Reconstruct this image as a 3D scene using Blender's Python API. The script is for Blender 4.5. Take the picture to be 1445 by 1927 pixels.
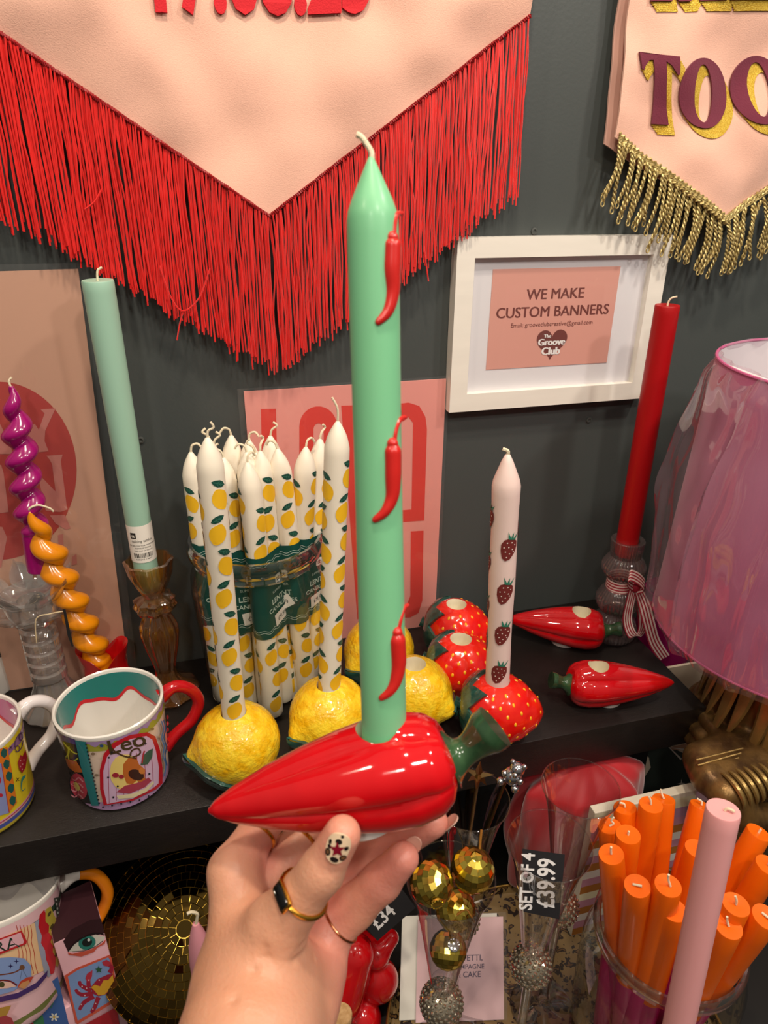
import bpy, bmesh, math, random
import numpy as np
from mathutils import Vector, Matrix, noise
from mathutils.geometry import tessellate_polygon

random.seed(7)
PI = math.pi
for _o in list(bpy.data.objects):
    bpy.data.objects.remove(_o)
SC = bpy.context.scene
COL = SC.collection

# ------------------------------------------------------------------ camera
# world: X along the wall to the right, Y into the wall, Z up. Camera stands at CAM.
CAM = Vector((0.0, 0.0, 1.70))
FPX, CU, CV, IW, IH = 1309.0, 722.5, 963.5, 1445, 1927
AX = Vector((0.96627, -0.10462, 0.23532))     # world X seen in (right, down, forward)
AY = Vector((-0.25742, -0.41870, 0.87088))    # world Y
AD = Vector((-0.00742, 0.90208, 0.43151))     # world -Z
cam_d = bpy.data.cameras.new('camera')
cam = bpy.data.objects.new('camera', cam_d)
COL.objects.link(cam)
cam_d.sensor_fit = 'VERTICAL'
cam_d.sensor_height = 36.0
cam_d.lens = FPX / IH * 36.0
cam_d.clip_start = 0.02
right = Vector((AX[0], AY[0], -AD[0])); down = Vector((AX[1], AY[1], -AD[1])); fwd = Vector((AX[2], AY[2], -AD[2]))
cm = Matrix((right, -down, -fwd)).transposed().to_4x4()
cm.translation = CAM
cam.matrix_world = cm
cam_d.dof.use_dof = True
cam_d.dof.focus_distance = 0.74
cam_d.dof.aperture_fstop = 14.0
SC.camera = cam

# ------------------------------------------------------------------ world, lamps, exposure
SC.view_settings.view_transform = 'Standard'
SC.view_settings.look = 'None'
SC.view_settings.gamma = 1.0
SC.view_settings.use_curve_mapping = False
SC.view_settings.exposure = -0.5
wd = bpy.data.worlds.new('shop')
SC.world = wd
wd.use_nodes = True
nt = wd.node_tree
nt.nodes.clear()
wo = nt.nodes.new('ShaderNodeOutputWorld'); bg = nt.nodes.new('ShaderNodeBackground')
tc = nt.nodes.new('ShaderNodeTexCoord'); sx = nt.nodes.new('ShaderNodeSeparateXYZ'); cr = nt.nodes.new('ShaderNodeValToRGB')
mr = nt.nodes.new('ShaderNodeMapRange')
mr.inputs['From Min'].default_value = -1.0
nt.links.new(tc.outputs['Generated'], sx.inputs[0]); nt.links.new(sx.outputs['Z'], mr.inputs['Value'])
nt.links.new(mr.outputs[0], cr.inputs[0]); nt.links.new(cr.outputs[0], bg.inputs[0]); nt.links.new(bg.outputs[0], wo.inputs[0])
e = cr.color_ramp.elements
e[0].position = 0.30; e[0].color = (0.06, 0.05, 0.045, 1)
e[1].position = 0.95; e[1].color = (0.75, 0.68, 0.58, 1)
k = e.new(0.55); k.color = (0.30, 0.265, 0.225, 1)
bg.inputs['Strength'].default_value = 0.62

def area(name, loc, target, size, power, col=(1, 0.86, 0.70)):
    d = bpy.data.lights.new(name, 'AREA'); d.shape = 'DISK'; d.size = size; d.energy = power; d.color = col
    o = bpy.data.objects.new(name, d); COL.objects.link(o)
    o.location = loc
    o.rotation_euler = (Vector(target) - Vector(loc)).to_track_quat('-Z', 'Y').to_euler()
    return o
WARM = (1.0, 0.84, 0.66)
area('ceiling_spot', (0.10, 0.25, 2.75), (0.12, 0.75, 1.5), 0.10, 13, WARM)
area('ceiling_spot', (-0.75, 0.05, 2.7), (-0.1, 0.75, 1.3), 0.10, 6, WARM)
area('ceiling_spot', (0.95, 0.10, 2.7), (0.5, 0.75, 1.3), 0.10, 12, (1, 0.90, 0.78))
area('ceiling_spot', (0.35, -0.45, 2.65), (0.25, 0.5, 1.2), 0.12, 10, (1, 0.90, 0.78))
area('ceiling_spot', (-0.35, -0.75, 2.6), (0.1, 0.4, 1.2), 0.12, 8, (1, 0.90, 0.80))
area('ceiling_spot', (1.0, -0.7, 2.6), (0.4, 0.4, 1.0), 0.12, 10, (1, 0.93, 0.86))

# ------------------------------------------------------------------ photo pixel -> place
def ray(u, v):
    p = Vector(((u - CU) / FPX, (v - CV) / FPX, 1.0))
    return Vector((p.dot(AX), p.dot(AY), -p.dot(AD)))
def Dp(u, v, d):
    return CAM + ray(u, v) * d
def Yp(u, v, y):
    r = ray(u, v); return CAM + r * (y / r.y)
def Zp(u, v, z):
    r = ray(u, v); return CAM + r * ((z - CAM.z) / r.z)
def depth_of(p):
    return (Vector(p) - CAM).dot(fwd)

# ------------------------------------------------------------------ materials
def lin(c):
    if isinstance(c, str):
        c = [int(c[i:i + 2], 16) / 255 for i in (1, 3, 5)]
    return tuple((x / 12.92 if x <= 0.04045 else ((x + 0.055) / 1.055) ** 2.4) for x in c[:3]) + (1.0,)
MATS = {}
def mat(name, col, rough=0.5, metal=0.0, sss=0.0, coat=0.0, spec=0.5, bump=0.0, bscale=200.0, vary=0.0, vscale=20.0,
        sheen=0.0, trans=0.0, ior=1.45, col2=None, stretch=None, sssr=(1.0, 0.4, 0.25), scale_sss=0.01, coat_rough=0.05):
    if name in MATS: return MATS[name]
    m = bpy.data.materials.new(name); m.use_nodes = True
    n = m.node_tree; b = n.nodes['Principled BSDF']
    b.inputs['Base Color'].default_value = lin(col)
    b.inputs['Roughness'].default_value = rough; b.inputs['Metallic'].default_value = metal
    b.inputs['Specular IOR Level'].default_value = spec; b.inputs['IOR'].default_value = ior
    b.inputs['Coat Weight'].default_value = coat; b.inputs['Coat Roughness'].default_value = coat_rough
    b.inputs['Sheen Weight'].default_value = sheen; b.inputs['Transmission Weight'].default_value = trans
    if sss:
        b.inputs['Subsurface Weight'].default_value = sss
        b.inputs['Subsurface Radius'].default_value = sssr
        b.inputs['Subsurface Scale'].default_value = scale_sss
    if bump or vary or col2:
        t = n.nodes.new('ShaderNodeTexCoord'); mp = n.nodes.new('ShaderNodeMapping')
        n.links.new(t.outputs['Object'], mp.inputs[0])
        if stretch: mp.inputs['Scale'].default_value = stretch
    if vary or col2:
        z = n.nodes.new('ShaderNodeTexNoise'); z.inputs['Scale'].default_value = vscale; z.inputs['Detail'].default_value = 4
        n.links.new(mp.outputs[0], z.inputs['Vector'])
        r = n.nodes.new('ShaderNodeValToRGB')
        n.links.new(z.outputs['Fac'], r.inputs[0])
        c = lin(col)
        if col2:
            r.color_ramp.elements[0].color = c; r.color_ramp.elements[1].color = lin(col2)
            r.color_ramp.elements[0].position = 0.38; r.color_ramp.elements[1].position = 0.62
        else:
            r.color_ramp.elements[0].color = tuple(x * (1 - vary) for x in c[:3]) + (1,)
            r.color_ramp.elements[1].color = tuple(min(1, x * (1 + vary)) for x in c[:3]) + (1,)
            r.color_ramp.elements[0].position = 0.3; r.color_ramp.elements[1].position = 0.7
        n.links.new(r.outputs[0], b.inputs['Base Color'])
    if bump:
        z = n.nodes.new('ShaderNodeTexNoise'); z.inputs['Scale'].default_value = bscale; z.inputs['Detail'].default_value = 3
        n.links.new(mp.outputs[0], z.inputs['Vector'])
        bp = n.nodes.new('ShaderNodeBump'); bp.inputs['Strength'].default_value = bump; bp.inputs['Distance'].default_value = 0.001
        n.links.new(z.outputs['Fac'], bp.inputs['Height']); n.links.new(bp.outputs[0], b.inputs['Normal'])
    MATS[name] = m
    return m
def thin_glass(name, tint=(0.97, 0.98, 0.97), refl=0.06, edge=0.85, rough=0.02, power=3.0, haze=0.0, hazecol=(1, 1, 1), bump=0.0, bscale=40.0):
    if name in MATS: return MATS[name]
    m = bpy.data.materials.new(name); m.use_nodes = True
    n = m.node_tree; n.nodes.clear()
    o = n.nodes.new('ShaderNodeOutputMaterial'); tr = n.nodes.new('ShaderNodeBsdfTransparent'); gl = n.nodes.new('ShaderNodeBsdfGlossy')
    tr.inputs[0].default_value = tint + (1,); gl.inputs['Roughness'].default_value = rough
    lw = n.nodes.new('ShaderNodeLayerWeight'); lw.inputs['Blend'].default_value = 0.5
    pw = n.nodes.new('ShaderNodeMath'); pw.operation = 'POWER'; pw.inputs[1].default_value = power
    ma = n.nodes.new('ShaderNodeMath'); ma.operation = 'MULTIPLY_ADD'; ma.inputs[1].default_value = edge; ma.inputs[2].default_value = refl
    n.links.new(lw.outputs['Facing'], pw.inputs[0]); n.links.new(pw.outputs[0], ma.inputs[0])
    mx = n.nodes.new('ShaderNodeMixShader'); n.links.new(ma.outputs[0], mx.inputs[0])
    if bump:
        t = n.nodes.new('ShaderNodeTexCoord'); z = n.nodes.new('ShaderNodeTexNoise'); z.inputs['Scale'].default_value = bscale
        bp = n.nodes.new('ShaderNodeBump'); bp.inputs['Strength'].default_value = bump; bp.inputs['Distance'].default_value = 0.004
        n.links.new(t.outputs['Object'], z.inputs['Vector']); n.links.new(z.outputs['Fac'], bp.inputs['Height'])
        n.links.new(bp.outputs[0], gl.inputs['Normal'])
    src = tr
    if haze:
        df = n.nodes.new('ShaderNodeBsdfDiffuse'); df.inputs[0].default_value = hazecol + (1,)
        m2 = n.nodes.new('ShaderNodeMixShader'); m2.inputs[0].default_value = haze
        n.links.new(tr.outputs[0], m2.inputs[1]); n.links.new(df.outputs[0], m2.inputs[2]); src = m2
    n.links.new(src.outputs[0], mx.inputs[1]); n.links.new(gl.outputs[0], mx.inputs[2]); n.links.new(mx.outputs[0], o.inputs[0])
    MATS[name] = m
    return m
def flat(name, col, rough=0.55):          # printed ink
    return mat('ink_' + name, col, rough)

# ------------------------------------------------------------------ mesh builder
def subdiv2d(poly, maxlen, holes=()):
    """fill a 2-D outline (with holes) with triangles no longer than maxlen"""
    loops = [[Vector((p[0], p[1], 0)) for p in poly]] + [[Vector((p[0], p[1], 0)) for p in h] for h in holes]
    tris = tessellate_polygon(loops)
    vs = [v for l in loops for v in l]
    bm = bmesh.new()
    bv = [bm.verts.new(v) for v in vs]
    for t in tris:
        try: bm.faces.new([bv[i] for i in t])
        except ValueError: pass
    for _ in range(7):
        es = [x for x in bm.edges if x.calc_length() > maxlen]
        if not es: break
        bmesh.ops.subdivide_edges(bm, edges=es, cuts=1)
        bmesh.ops.triangulate(bm, faces=[f for f in bm.faces if len(f.verts) > 3])
    bm.verts.index_update()
    V = [(v.co.x, v.co.y) for v in bm.verts]
    F = []
    for f in bm.faces:
        idx = [v.index for v in f.verts]
        a, b, c = (V[i] for i in idx[:3])
        if (b[0] - a[0]) * (c[1] - a[1]) - (b[1] - a[1]) * (c[0] - a[0]) < 0: idx.reverse()
        F.append(idx)
    bm.free()
    return V, F

class MB:
    def __init__(s): s.v = []; s.f = []; s.mi = []
    def add(s, V, F, m=0, M=None):
        o = len(s.v)
        if M is not None: V = [M @ Vector(p) for p in V]
        s.v.extend(tuple(p) for p in V)
        s.f.extend([tuple(i + o for i in q) for q in F]); s.mi.extend([m] * len(F))
        return s
    def grid(s, nu, nv, fn, cu=False, cv=False, m=0, M=None, flip=False):
        V = [fn(i, j) for i in range(nu) for j in range(nv)]
        F = []
        for i in range(nu if cu else nu - 1):
            for j in range(nv if cv else nv - 1):
                a, b = i * nv + j, ((i + 1) % nu) * nv + j
                c, d = ((i + 1) % nu) * nv + (j + 1) % nv, i * nv + (j + 1) % nv
                F.append((a, d, c, b) if flip else (a, b, c, d))
        return s.add(V, F, m, M)
    def lathe(s, prof, seg=48, rm=None, m=0, M=None, capb=False, capt=False):
        """prof: (r,z) from bottom outside; rm(theta,z,j)->radius factor"""
        n = len(prof)
        def fn(j, i):
            r, z = prof[j]; t = 2 * PI * i / seg
            k = rm(t, z, j) if rm else 1.0
            return (r * k * math.cos(t), r * k * math.sin(t), z)
        s.grid(n, seg, fn, False, True, m, M, flip=True)
        base = len(s.v) - n * seg
        if capb: s.f.append(tuple(base + i for i in range(seg))[::-1]); s.mi.append(m)
        if capt: s.f.append(tuple(base + (n - 1) * seg + i for i in range(seg))); s.mi.append(m)
        return s
    def tube(s, path, rad, seg=8, m=0, caps=True, M=None, flat=None, up=None, close=False):
        P = [Vector(p) for p in path]; n = len(P)
        R = rad if hasattr(rad, '__len__') else [rad] * n
        prev = Vector(up) if up else None
        V = []
        for i in range(n):
            if close: t = P[(i + 1) % n] - P[i - 1]
            else: t = P[min(i + 1, n - 1)] - P[max(i - 1, 0)]
            t.normalize()
            if prev is None:
                prev = Vector((0, 0, 1)) if abs(t.z) < 0.9 else Vector((0, 1, 0))
            a = prev - t * prev.dot(t)
            if a.length < 1e-6: a = t.orthogonal()
            a.normalize(); b = t.cross(a); prev = a
            fl = flat if flat else 1.0
            for k in range(seg):
                q = 2 * PI * k / seg
                V.append(P[i] + a * (R[i] * math.cos(q) * fl) + b * (R[i] * math.sin(q)))
        F = []
        for i in range(n if close else n - 1):
            for k in range(seg):
                a0, b0 = i * seg + k, ((i + 1) % n) * seg + k
                F.append((a0, i * seg + (k + 1) % seg, ((i + 1) % n) * seg + (k + 1) % seg, b0))
        if caps and not close:
            F.append(tuple(range(seg))[::-1]); F.append(tuple((n - 1) * seg + k for k in range(seg)))
        return s.add(V, F, m, M)
    def ball(s, c, r, nu=16, nv=10, m=0, M=None):
        rr = r if hasattr(r, '__len__') else (r, r, r)
        bm = bmesh.new(); bmesh.ops.create_uvsphere(bm, u_segments=nu, v_segments=nv, radius=1.0)
        V = [(c[0] + v.co.x * rr[0], c[1] + v.co.y * rr[1], c[2] + v.co.z * rr[2]) for v in bm.verts]
        F = [[v.index for v in f.verts] for f in bm.faces]; bm.free()
        return s.add(V, F, m, M)
    def box(s, lo, hi, bev=0.0, m=0, M=None, seg=2):
        bm = bmesh.new(); bmesh.ops.create_cube(bm, size=1.0)
        for v in bm.verts:
            v.co = Vector([(lo[i] + hi[i]) / 2 + v.co[i] * (hi[i] - lo[i]) for i in range(3)])
        if bev: bmesh.ops.bevel(bm, geom=list(bm.edges), offset=bev, segments=seg, affect='EDGES', profile=0.5)
        bm.verts.index_update()
        V = [tuple(v.co) for v in bm.verts]; F = [[v.index for v in f.verts] for f in bm.faces]; bm.free()
        return s.add(V, F, m, M)
    def sheet(s, poly, fn, m=0, maxlen=1e9, holes=(), M=None, flip=False):
        """2-D outline carried onto a surface by fn(x,y)->point"""
        V, F = subdiv2d(poly, maxlen, holes)
        if flip: F = [f[::-1] for f in F]
        return s.add([fn(*p) for p in V], F, m, M)
    def slab(s, poly, fn0, fn1, m=0, maxlen=1e9, holes=(), M=None):
        """outline with thickness: fn0 = front surface, fn1 = back surface"""
        s.sheet(poly, fn0, m, maxlen, holes, M); s.sheet(poly, fn1, m, maxlen, holes, M, flip=True)
        for lp in [poly] + list(holes):
            n = len(lp); V = []; F = []
            for i in range(n):
                V += [fn0(*lp[i]), fn1(*lp[i])]
            for i in range(n):
                a, b = 2 * i, 2 * ((i + 1) % n); F.append((a, a + 1, b + 1, b))
            s.add(V, F, m, M)
        return s
    def mesh(s, name, mats, smooth=True, ang=35):
        me = bpy.data.meshes.new(name)
        me.from_pydata([tuple(p) for p in s.v], [], s.f)
        for x in (mats if isinstance(mats, (list, tuple)) else [mats]): me.materials.append(x)
        me.polygons.foreach_set('material_index', s.mi)
        if smooth:
            me.polygons.foreach_set('use_smooth', [True] * len(me.polygons))
            me.set_sharp_from_angle(angle=math.radians(ang))
        me.update()
        return me
    def build(s, name, mats, parent=None, smooth=True, ang=35, M=None):
        o = bpy.data.objects.new(name, s.mesh(name, mats, smooth, ang)); COL.objects.link(o)
        if M is not None: o.matrix_local = M
        if parent is not None: o.parent = parent
        return o

def thing(name, label, cat, M=None, group=None):
    o = bpy.data.objects.new(name, None); COL.objects.link(o)
    o.empty_display_size = 0.02
    if M is not None: o.matrix_world = M if isinstance(M, Matrix) else Matrix.Translation(M)
    return tag(o, label, cat, group)
def tag(o, label=None, cat=None, group=None, kind=None):
    if label: o['label'] = label
    if cat: o['category'] = cat
    if group: o['group'] = group
    if kind: o['kind'] = kind
    return o
def stand(base, top=None):
    """frame at base: Z along base->top, X to the right as seen from the camera, Y away from it"""
    base = Vector(base); z = (Vector(top) - base).normalized() if top is not None else Vector((0, 0, 1))
    y = base - CAM; y = y - z * y.dot(z); y.normalize(); x = y.cross(z)
    M = Matrix((x, y, z)).transposed().to_4x4(); M.translation = base
    return M
def upright(base, rz=0.0):
    return Matrix.Translation(Vector(base)) @ Matrix.Rotation(rz, 4, 'Z')

def text2d(s, size=1.0, bold=0.0, align='CENTER', shear=0.0, sx=1.0):
    c = bpy.data.curves.new('t', 'FONT'); c.body = s; c.size = size; c.offset = bold * size; c.align_x = align; c.shear = shear
    c.resolution_u = 3
    o = bpy.data.objects.new('t', c); COL.objects.link(o)
    dg = bpy.context.evaluated_depsgraph_get()
    me = bpy.data.meshes.new_from_object(o.evaluated_get(dg))
    V = [(v.co.x * sx, v.co.y) for v in me.vertices]; F = [list(p.vertices) for p in me.polygons]
    for f in F:
        a = 0
        for i in range(len(f)):
            p, q = V[f[i]], V[f[(i + 1) % len(f)]]; a += p[0] * q[1] - p[1] * q[0]
        if a < 0: f.reverse()
    bpy.data.objects.remove(o); bpy.data.curves.remove(c); bpy.data.meshes.remove(me)
    return V, F
def put_text(mb, s, fn, size, m=0, bold=0.0, align='CENTER', sx=1.0, M=None):
    V, F = text2d(s, size, bold, align, sx=sx)
    return mb.add([fn(x, y) for x, y in V], F, m, M)
def circle(cx, cy, r, n=24, ry=None, a0=0.0, a1=2 * PI, rot=0.0):
    ry = r if ry is None else ry
    full = abs(a1 - a0 - 2 * PI) < 1e-6
    out = []
    for i in range(n if full else n + 1):
        t = a0 + (a1 - a0) * i / n
        x, y = r * math.cos(t), ry * math.sin(t)
        out.append((cx + x * math.cos(rot) - y * math.sin(rot), cy + x * math.sin(rot) + y * math.cos(rot)))
    return out
def wob(pts, w, n=40):
    """a ribbon outline of width w along a 2-D polyline"""
    L = []; Rr = []
    for i, p in enumerate(pts):
        a = pts[max(0, i - 1)]; b = pts[min(len(pts) - 1, i + 1)]
        dx, dy = b[0] - a[0], b[1] - a[1]; l = math.hypot(dx, dy) or 1
        ww = w[i] if hasattr(w, '__len__') else w
        L.append((p[0] - dy / l * ww / 2, p[1] + dx / l * ww / 2)); Rr.append((p[0] + dy / l * ww / 2, p[1] - dx / l * ww / 2))
    return L + Rr[::-1]
def smooth_path(pts, n=8):
    P = [Vector(p) for p in pts]; out = []
    for i in range(len(P) - 1):
        p0, p1, p2, p3 = P[max(0, i - 1)], P[i], P[i + 1], P[min(len(P) - 1, i + 2)]
        for k in range(n):
            t = k / n
            out.append(0.5 * ((2 * p1) + (p2 - p0) * t + (2 * p0 - 5 * p1 + 4 * p2 - p3) * t * t + (3 * p1 - p0 - 3 * p2 + p3) * t ** 3))
    out.append(P[-1])
    return out

# ---- signed-distance modelling for soft bodies (surface nets)
def smin(a, b, k):
    h = np.clip(0.5 + 0.5 * (b - a) / k, 0, 1)
    return b * (1 - h) + a * h - k * h * (1 - h)
def cone_sdf(X, a, b, ra, rb):
    a = np.array(a); b = np.array(b); ab = b - a; L2 = float(ab @ ab) or 1e-12
    t = np.clip(((X - a) @ ab) / L2, 0, 1)
    d = X - a - t[..., None] * ab
    return np.sqrt((d * d).sum(-1)) - (ra + (rb - ra) * t)
def ell_sdf(X, c, axes, r):
    d = (X - np.array(c)) @ np.array(axes).T / np.array(r)
    k = np.sqrt((d * d).sum(-1))
    return (k - 1) * min(r)
def nets(fn, lo, hi, h):
    lo = np.array(lo, float); n = np.ceil((np.array(hi) - lo) / h).astype(int) + 1
    f = np.empty(n)
    ax = [lo[i] + h * np.arange(n[i]) for i in range(3)]
    for i in range(n[0]):
        g = np.stack(np.meshgrid([ax[0][i]], ax[1], ax[2], indexing='ij'), -1)
        f[i] = fn(g)[0]
    s = f < 0
    nx, ny, nz = n - 1
    acc = np.zeros((nx, ny, nz, 3)); cnt = np.zeros((nx, ny, nz))
    base = np.stack(np.meshgrid(np.arange(nx), np.arange(ny), np.arange(nz), indexing='ij'), -1).astype(float)
    cs = [(0, 0, 0), (1, 0, 0), (0, 1, 0), (1, 1, 0), (0, 0, 1), (1, 0, 1), (0, 1, 1), (1, 1, 1)]
    def cor(A, c): return A[c[0]:c[0] + nx, c[1]:c[1] + ny, c[2]:c[2] + nz]
    for i in range(8):
        for j in range(i + 1, 8):
            d = [cs[j][q] - cs[i][q] for q in range(3)]
            if sum(abs(q) for q in d) != 1: continue
            fa, fb = cor(f, cs[i]), cor(f, cs[j]); x = (fa < 0) != (fb < 0)
            t = np.where(x, fa / np.where(x, fa - fb, 1), 0)
            acc += np.where(x[..., None], base + np.array(cs[i]) + t[..., None] * np.array(d), 0); cnt += x
    act = cnt > 0
    idx = -np.ones((nx, ny, nz), int); idx[act] = np.arange(act.sum())
    V = lo + h * acc[act] / cnt[act][:, None]
    F = []
    for a in range(3):
        b, c = (a + 1) % 3, (a + 2) % 3
        sl0 = [slice(1, n[q] - 1) for q in range(3)]; sl0[a] = slice(0, n[a] - 1)
        sl1 = list(sl0); sl1[a] = slice(1, n[a])
        s0, s1 = s[tuple(sl0)], s[tuple(sl1)]
        w = np.argwhere(s0 != s1)
        if not len(w): continue
        neg = s0[tuple(w.T)]
        p = w.copy(); p[:, b] += 1; p[:, c] += 1
        def g(db, dc):
            q = p.copy(); q[:, b] += db; q[:, c] += dc
            return idx[tuple(q.T)]
        q = np.stack([g(-1, -1), g(0, -1), g(0, 0), g(-1, 0)], 1)
        q[~neg] = q[~neg][:, ::-1]
        F.append(q)
    F = np.concatenate(F)
    return [tuple(x) for x in V], [tuple(int(i) for i in x) for x in F]

# ================================================================== THE SETTING
M_wall = mat('wall_paint', '#474c4b', 0.42, vary=0.06, vscale=3, bump=0.12, bscale=260)
M_shelf = mat('black_brown_wood', '#1f1a18', 0.40, bump=0.25, bscale=60, stretch=(1.5, 40, 40), col2='#181413', vscale=30)
w = MB().box((-1.4, 0.82, 0.0), (2.0, 0.92, 3.0)).build('wall_back', M_wall, smooth=False); tag(w, kind='structure')
fl = MB().box((-1.4, -1.6, -0.05), (2.0, 0.82, 0.0)).build('floor', mat('floor_boards', '#5a4636', 0.5, vary=0.2, vscale=4, stretch=(1, 8, 1)), smooth=False)
tag(fl, kind='structure')

SHZ = 1.10
sh = MB().box((-1.1, 0.559, 1.043), (0.577, 0.8195, SHZ), bev=0.0012)
tag(sh.build('wall_shelf', M_shelf), 'long black-brown wooden shelf on the dark wall carrying mugs and candles', 'shelf')

TZ = 0.80
t = thing('display_table', 'black display table below the wall shelf with glasses and gift boxes', 'table', (0.2, 0.45, 0))
MB().box((-1.0, -0.33, 0.765), (1.0, 0.365, TZ), bev=0.003).build('tabletop', mat('table_black', '#1b1817', 0.4), t)
for sx_ in (-0.96, 0.96):
    for sy_ in (-0.29, 0.32):
        MB().box((sx_ - 0.025, sy_ - 0.025, 0), (sx_ + 0.025, sy_ + 0.025, 0.765)).build('leg', MATS['table_black'], t)

# dark partition standing under the right end of the shelf
pb = MB().box((0.40, 0.652, TZ), (0.5885, 0.672, 1.0425), bev=0.001)
tag(pb.build('partition_board', mat('board_black', '#141213', 0.5)), 'black upright board between the table and the shelf underside', 'board')

# screws left in the wall
for (u, v, lab) in ((1005, 435, 'small screw hole in the dark wall just above the white frame'),
                    (265, 828, 'small screw hole in the dark wall right of the mint candle'),
                    (1108, 790, 'small screw hole in the dark wall below the white frame')):
    p = Yp(u, v, 0.8195)
    b = MB().lathe([(0.0042, 0), (0.004, 0.0012), (0.0022, 0.0016), (0.002, 0.0004), (0, 0.0003)], 16)
    tag(b.build('wall_plug', mat('plug_grey', '#474a48', 0.5), M=Matrix.Translation(p) @ Matrix.Rotation(PI / 2, 4, 'X')), lab, 'wall plug')

# ================================================================== BANNERS
M_felt = mat('pink_velvet', '#e7b5a0', 0.85, sheen=0.25, bump=0.35, bscale=900, vary=0.05, vscale=14)
def wrinkle(x, z, s=0.0):
    return (0.0035 * math.sin(x * 21 + z * 13 + s) + 0.0028 * math.sin(z * 37 - x * 29 + 1.3 + s) + 0.002 * math.sin(x * 63 + z * 31 + s)
            + 0.014 * noise.noise((x * 9 + s, z * 9, 0.3)) + 0.005 * noise.noise((x * 22 + s, z * 22, 1.3)))
def fit_text(mb, s, p0, p1, up, m=0, bold=0.0, lift=None, proj=None, sx=1.0):
    """text whose baseline runs p0 -> p1, width fitted"""
    V, F = text2d(s, 1.0, bold, 'LEFT', sx=sx)
    x0 = min(p[0] for p in V); x1 = max(p[0] for p in V)
    p0 = Vector(p0); d = (Vector(p1) - p0) / (x1 - x0); k = d.length; up = Vector(up).normalized() * k / sx
    pts = [p0 + d * (x - x0) + up * y + (Vector(lift) if lift else Vector((0, 0, 0))) for x, y in V]
    if proj: pts = [proj(p) for p in pts]
    mb.add(pts, F, m); return mb
def hang_cloth(x0, x1, xt, zc0, zt, zc1, ztop, y, s):
    def edge(x): return zc0 + (zt - zc0) * (x - x0) / (xt - x0) if x < xt else zt + (zc1 - zt) * (x - xt) / (x1 - xt)
    def front(x, z): return Vector((x, y + wrinkle(x, z, s), z))
    mb = MB()
    nu, nv = 90, 60
    def f(i, j):
        x = x0 + (x1 - x0) * i / nu
        if abs(x - xt) < (x1 - x0) / nu / 2: x = xt
        z = edge(x) + (ztop - edge(x)) * (j / nv)
        return front(x, z)
    def b(i, j):
        p = f(i, j); return p + Vector((0, 0.0025, 0))
    mb.grid(nu + 1, nv + 1, f); mb.grid(nu + 1, nv + 1, b, flip=True)
    for j0 in (0, nv):
        mb.grid(nu + 1, 2, lambda i, q: f(i, j0) if q == 0 else b(i, j0))
    for i0 in (0, nu):
        mb.grid(2, nv + 1, lambda q, j: f(i0, j) if q == 0 else b(i0, j))
    return mb, edge, front

# ---- big pink banner with red fringe
BY = 0.798
bX0, bX1, bXT = -0.190, 0.3665, 0.0872
b1 = thing('pennant_banner', 'large pink velvet pennant banner with long red fringe and red date', 'banner', (bXT, BY, 1.66))
inv1 = b1.matrix_world.inverted()
cloth, edge1, fr1 = hang_cloth(bX0, bX1, bXT, 1.847, 1.6633, 1.8515, 2.06, BY, 0.4)
loc = lambda mb, root: setattr(mb, 'v', [tuple(root.matrix_world.inverted() @ Vector(p)) for p in mb.v]) or mb
bpy.context.view_layer.update()
def part(mb, name, mats, root, smooth=True, ang=35, label=None):
    """mesh given in world space, made a child of root"""
    bpy.context.view_layer.update()
    iv = root.matrix_world.inverted()
    mb.v = [tuple(iv @ Vector(p)) for p in mb.v]
    o = mb.build(name, mats, root, smooth, ang)
    if label: o['label'] = label
    return o
part(cloth, 'banner_cloth', M_felt, b1)
M_redfelt = mat('red_felt', '#cf1423', 0.8, sheen=0.2, bump=0.5, bscale=700)
lt = MB()
V, F = text2d('17.08.25', 1.0, 0.035, 'LEFT')
x0_, x1_ = min(p[0] for p in V), max(p[0] for p in V)
pA, pB = Yp(292, 18, BY), Yp(697, 18, BY)
kk = (pB.x - pA.x) / (x1_ - x0_)
for off, fl_ in ((-0.004, False), (-0.0005, True)):
    lt.add([fr1(pA.x + (x - x0_) * kk, pA.z + (pB.z - pA.z) * (x - x0_) / (x1_ - x0_) + y * kk * 1.5) + Vector((0, off, 0)) for x, y in V],
           [f[::-1] if fl_ else f for f in F])
part(lt, 'date_lettering', M_redfelt, b1, smooth=False, label='red felt numerals of a date')
M_fringe = mat('red_silk', '#dd1712', 0.42, sheen=0.3)
M_braid = mat('dark_red_braid', '#8f0b12', 0.5)
tr = MB()
ed = [fr1(x, edge1(x)) + Vector((0, -0.004, 0.001)) for x in np.linspace(bX0, bXT, 40)] + [fr1(x, edge1(x)) + Vector((0, -0.004, 0.001)) for x in np.linspace(bXT, bX1, 40)[1:]]
for q in range(2):       # chain-stitched heading
    pth = []
    for i in range(len(ed) - 1):
        for s_ in range(8):
            t_ = s_ / 8; p = ed[i].lerp(ed[i + 1], t_); a = (i * 8 + s_) * 1.5 + q * PI
            pth.append(p + Vector((0.0, 0.0011 * math.cos(a), 0.0016 * math.sin(a))))
    tr.tube(pth, 0.0011, 5)
part(tr, 'braid', M_braid, b1, label='dark red braid')
fg = MB()
rnd = random.Random(3)
nst = 300
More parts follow.
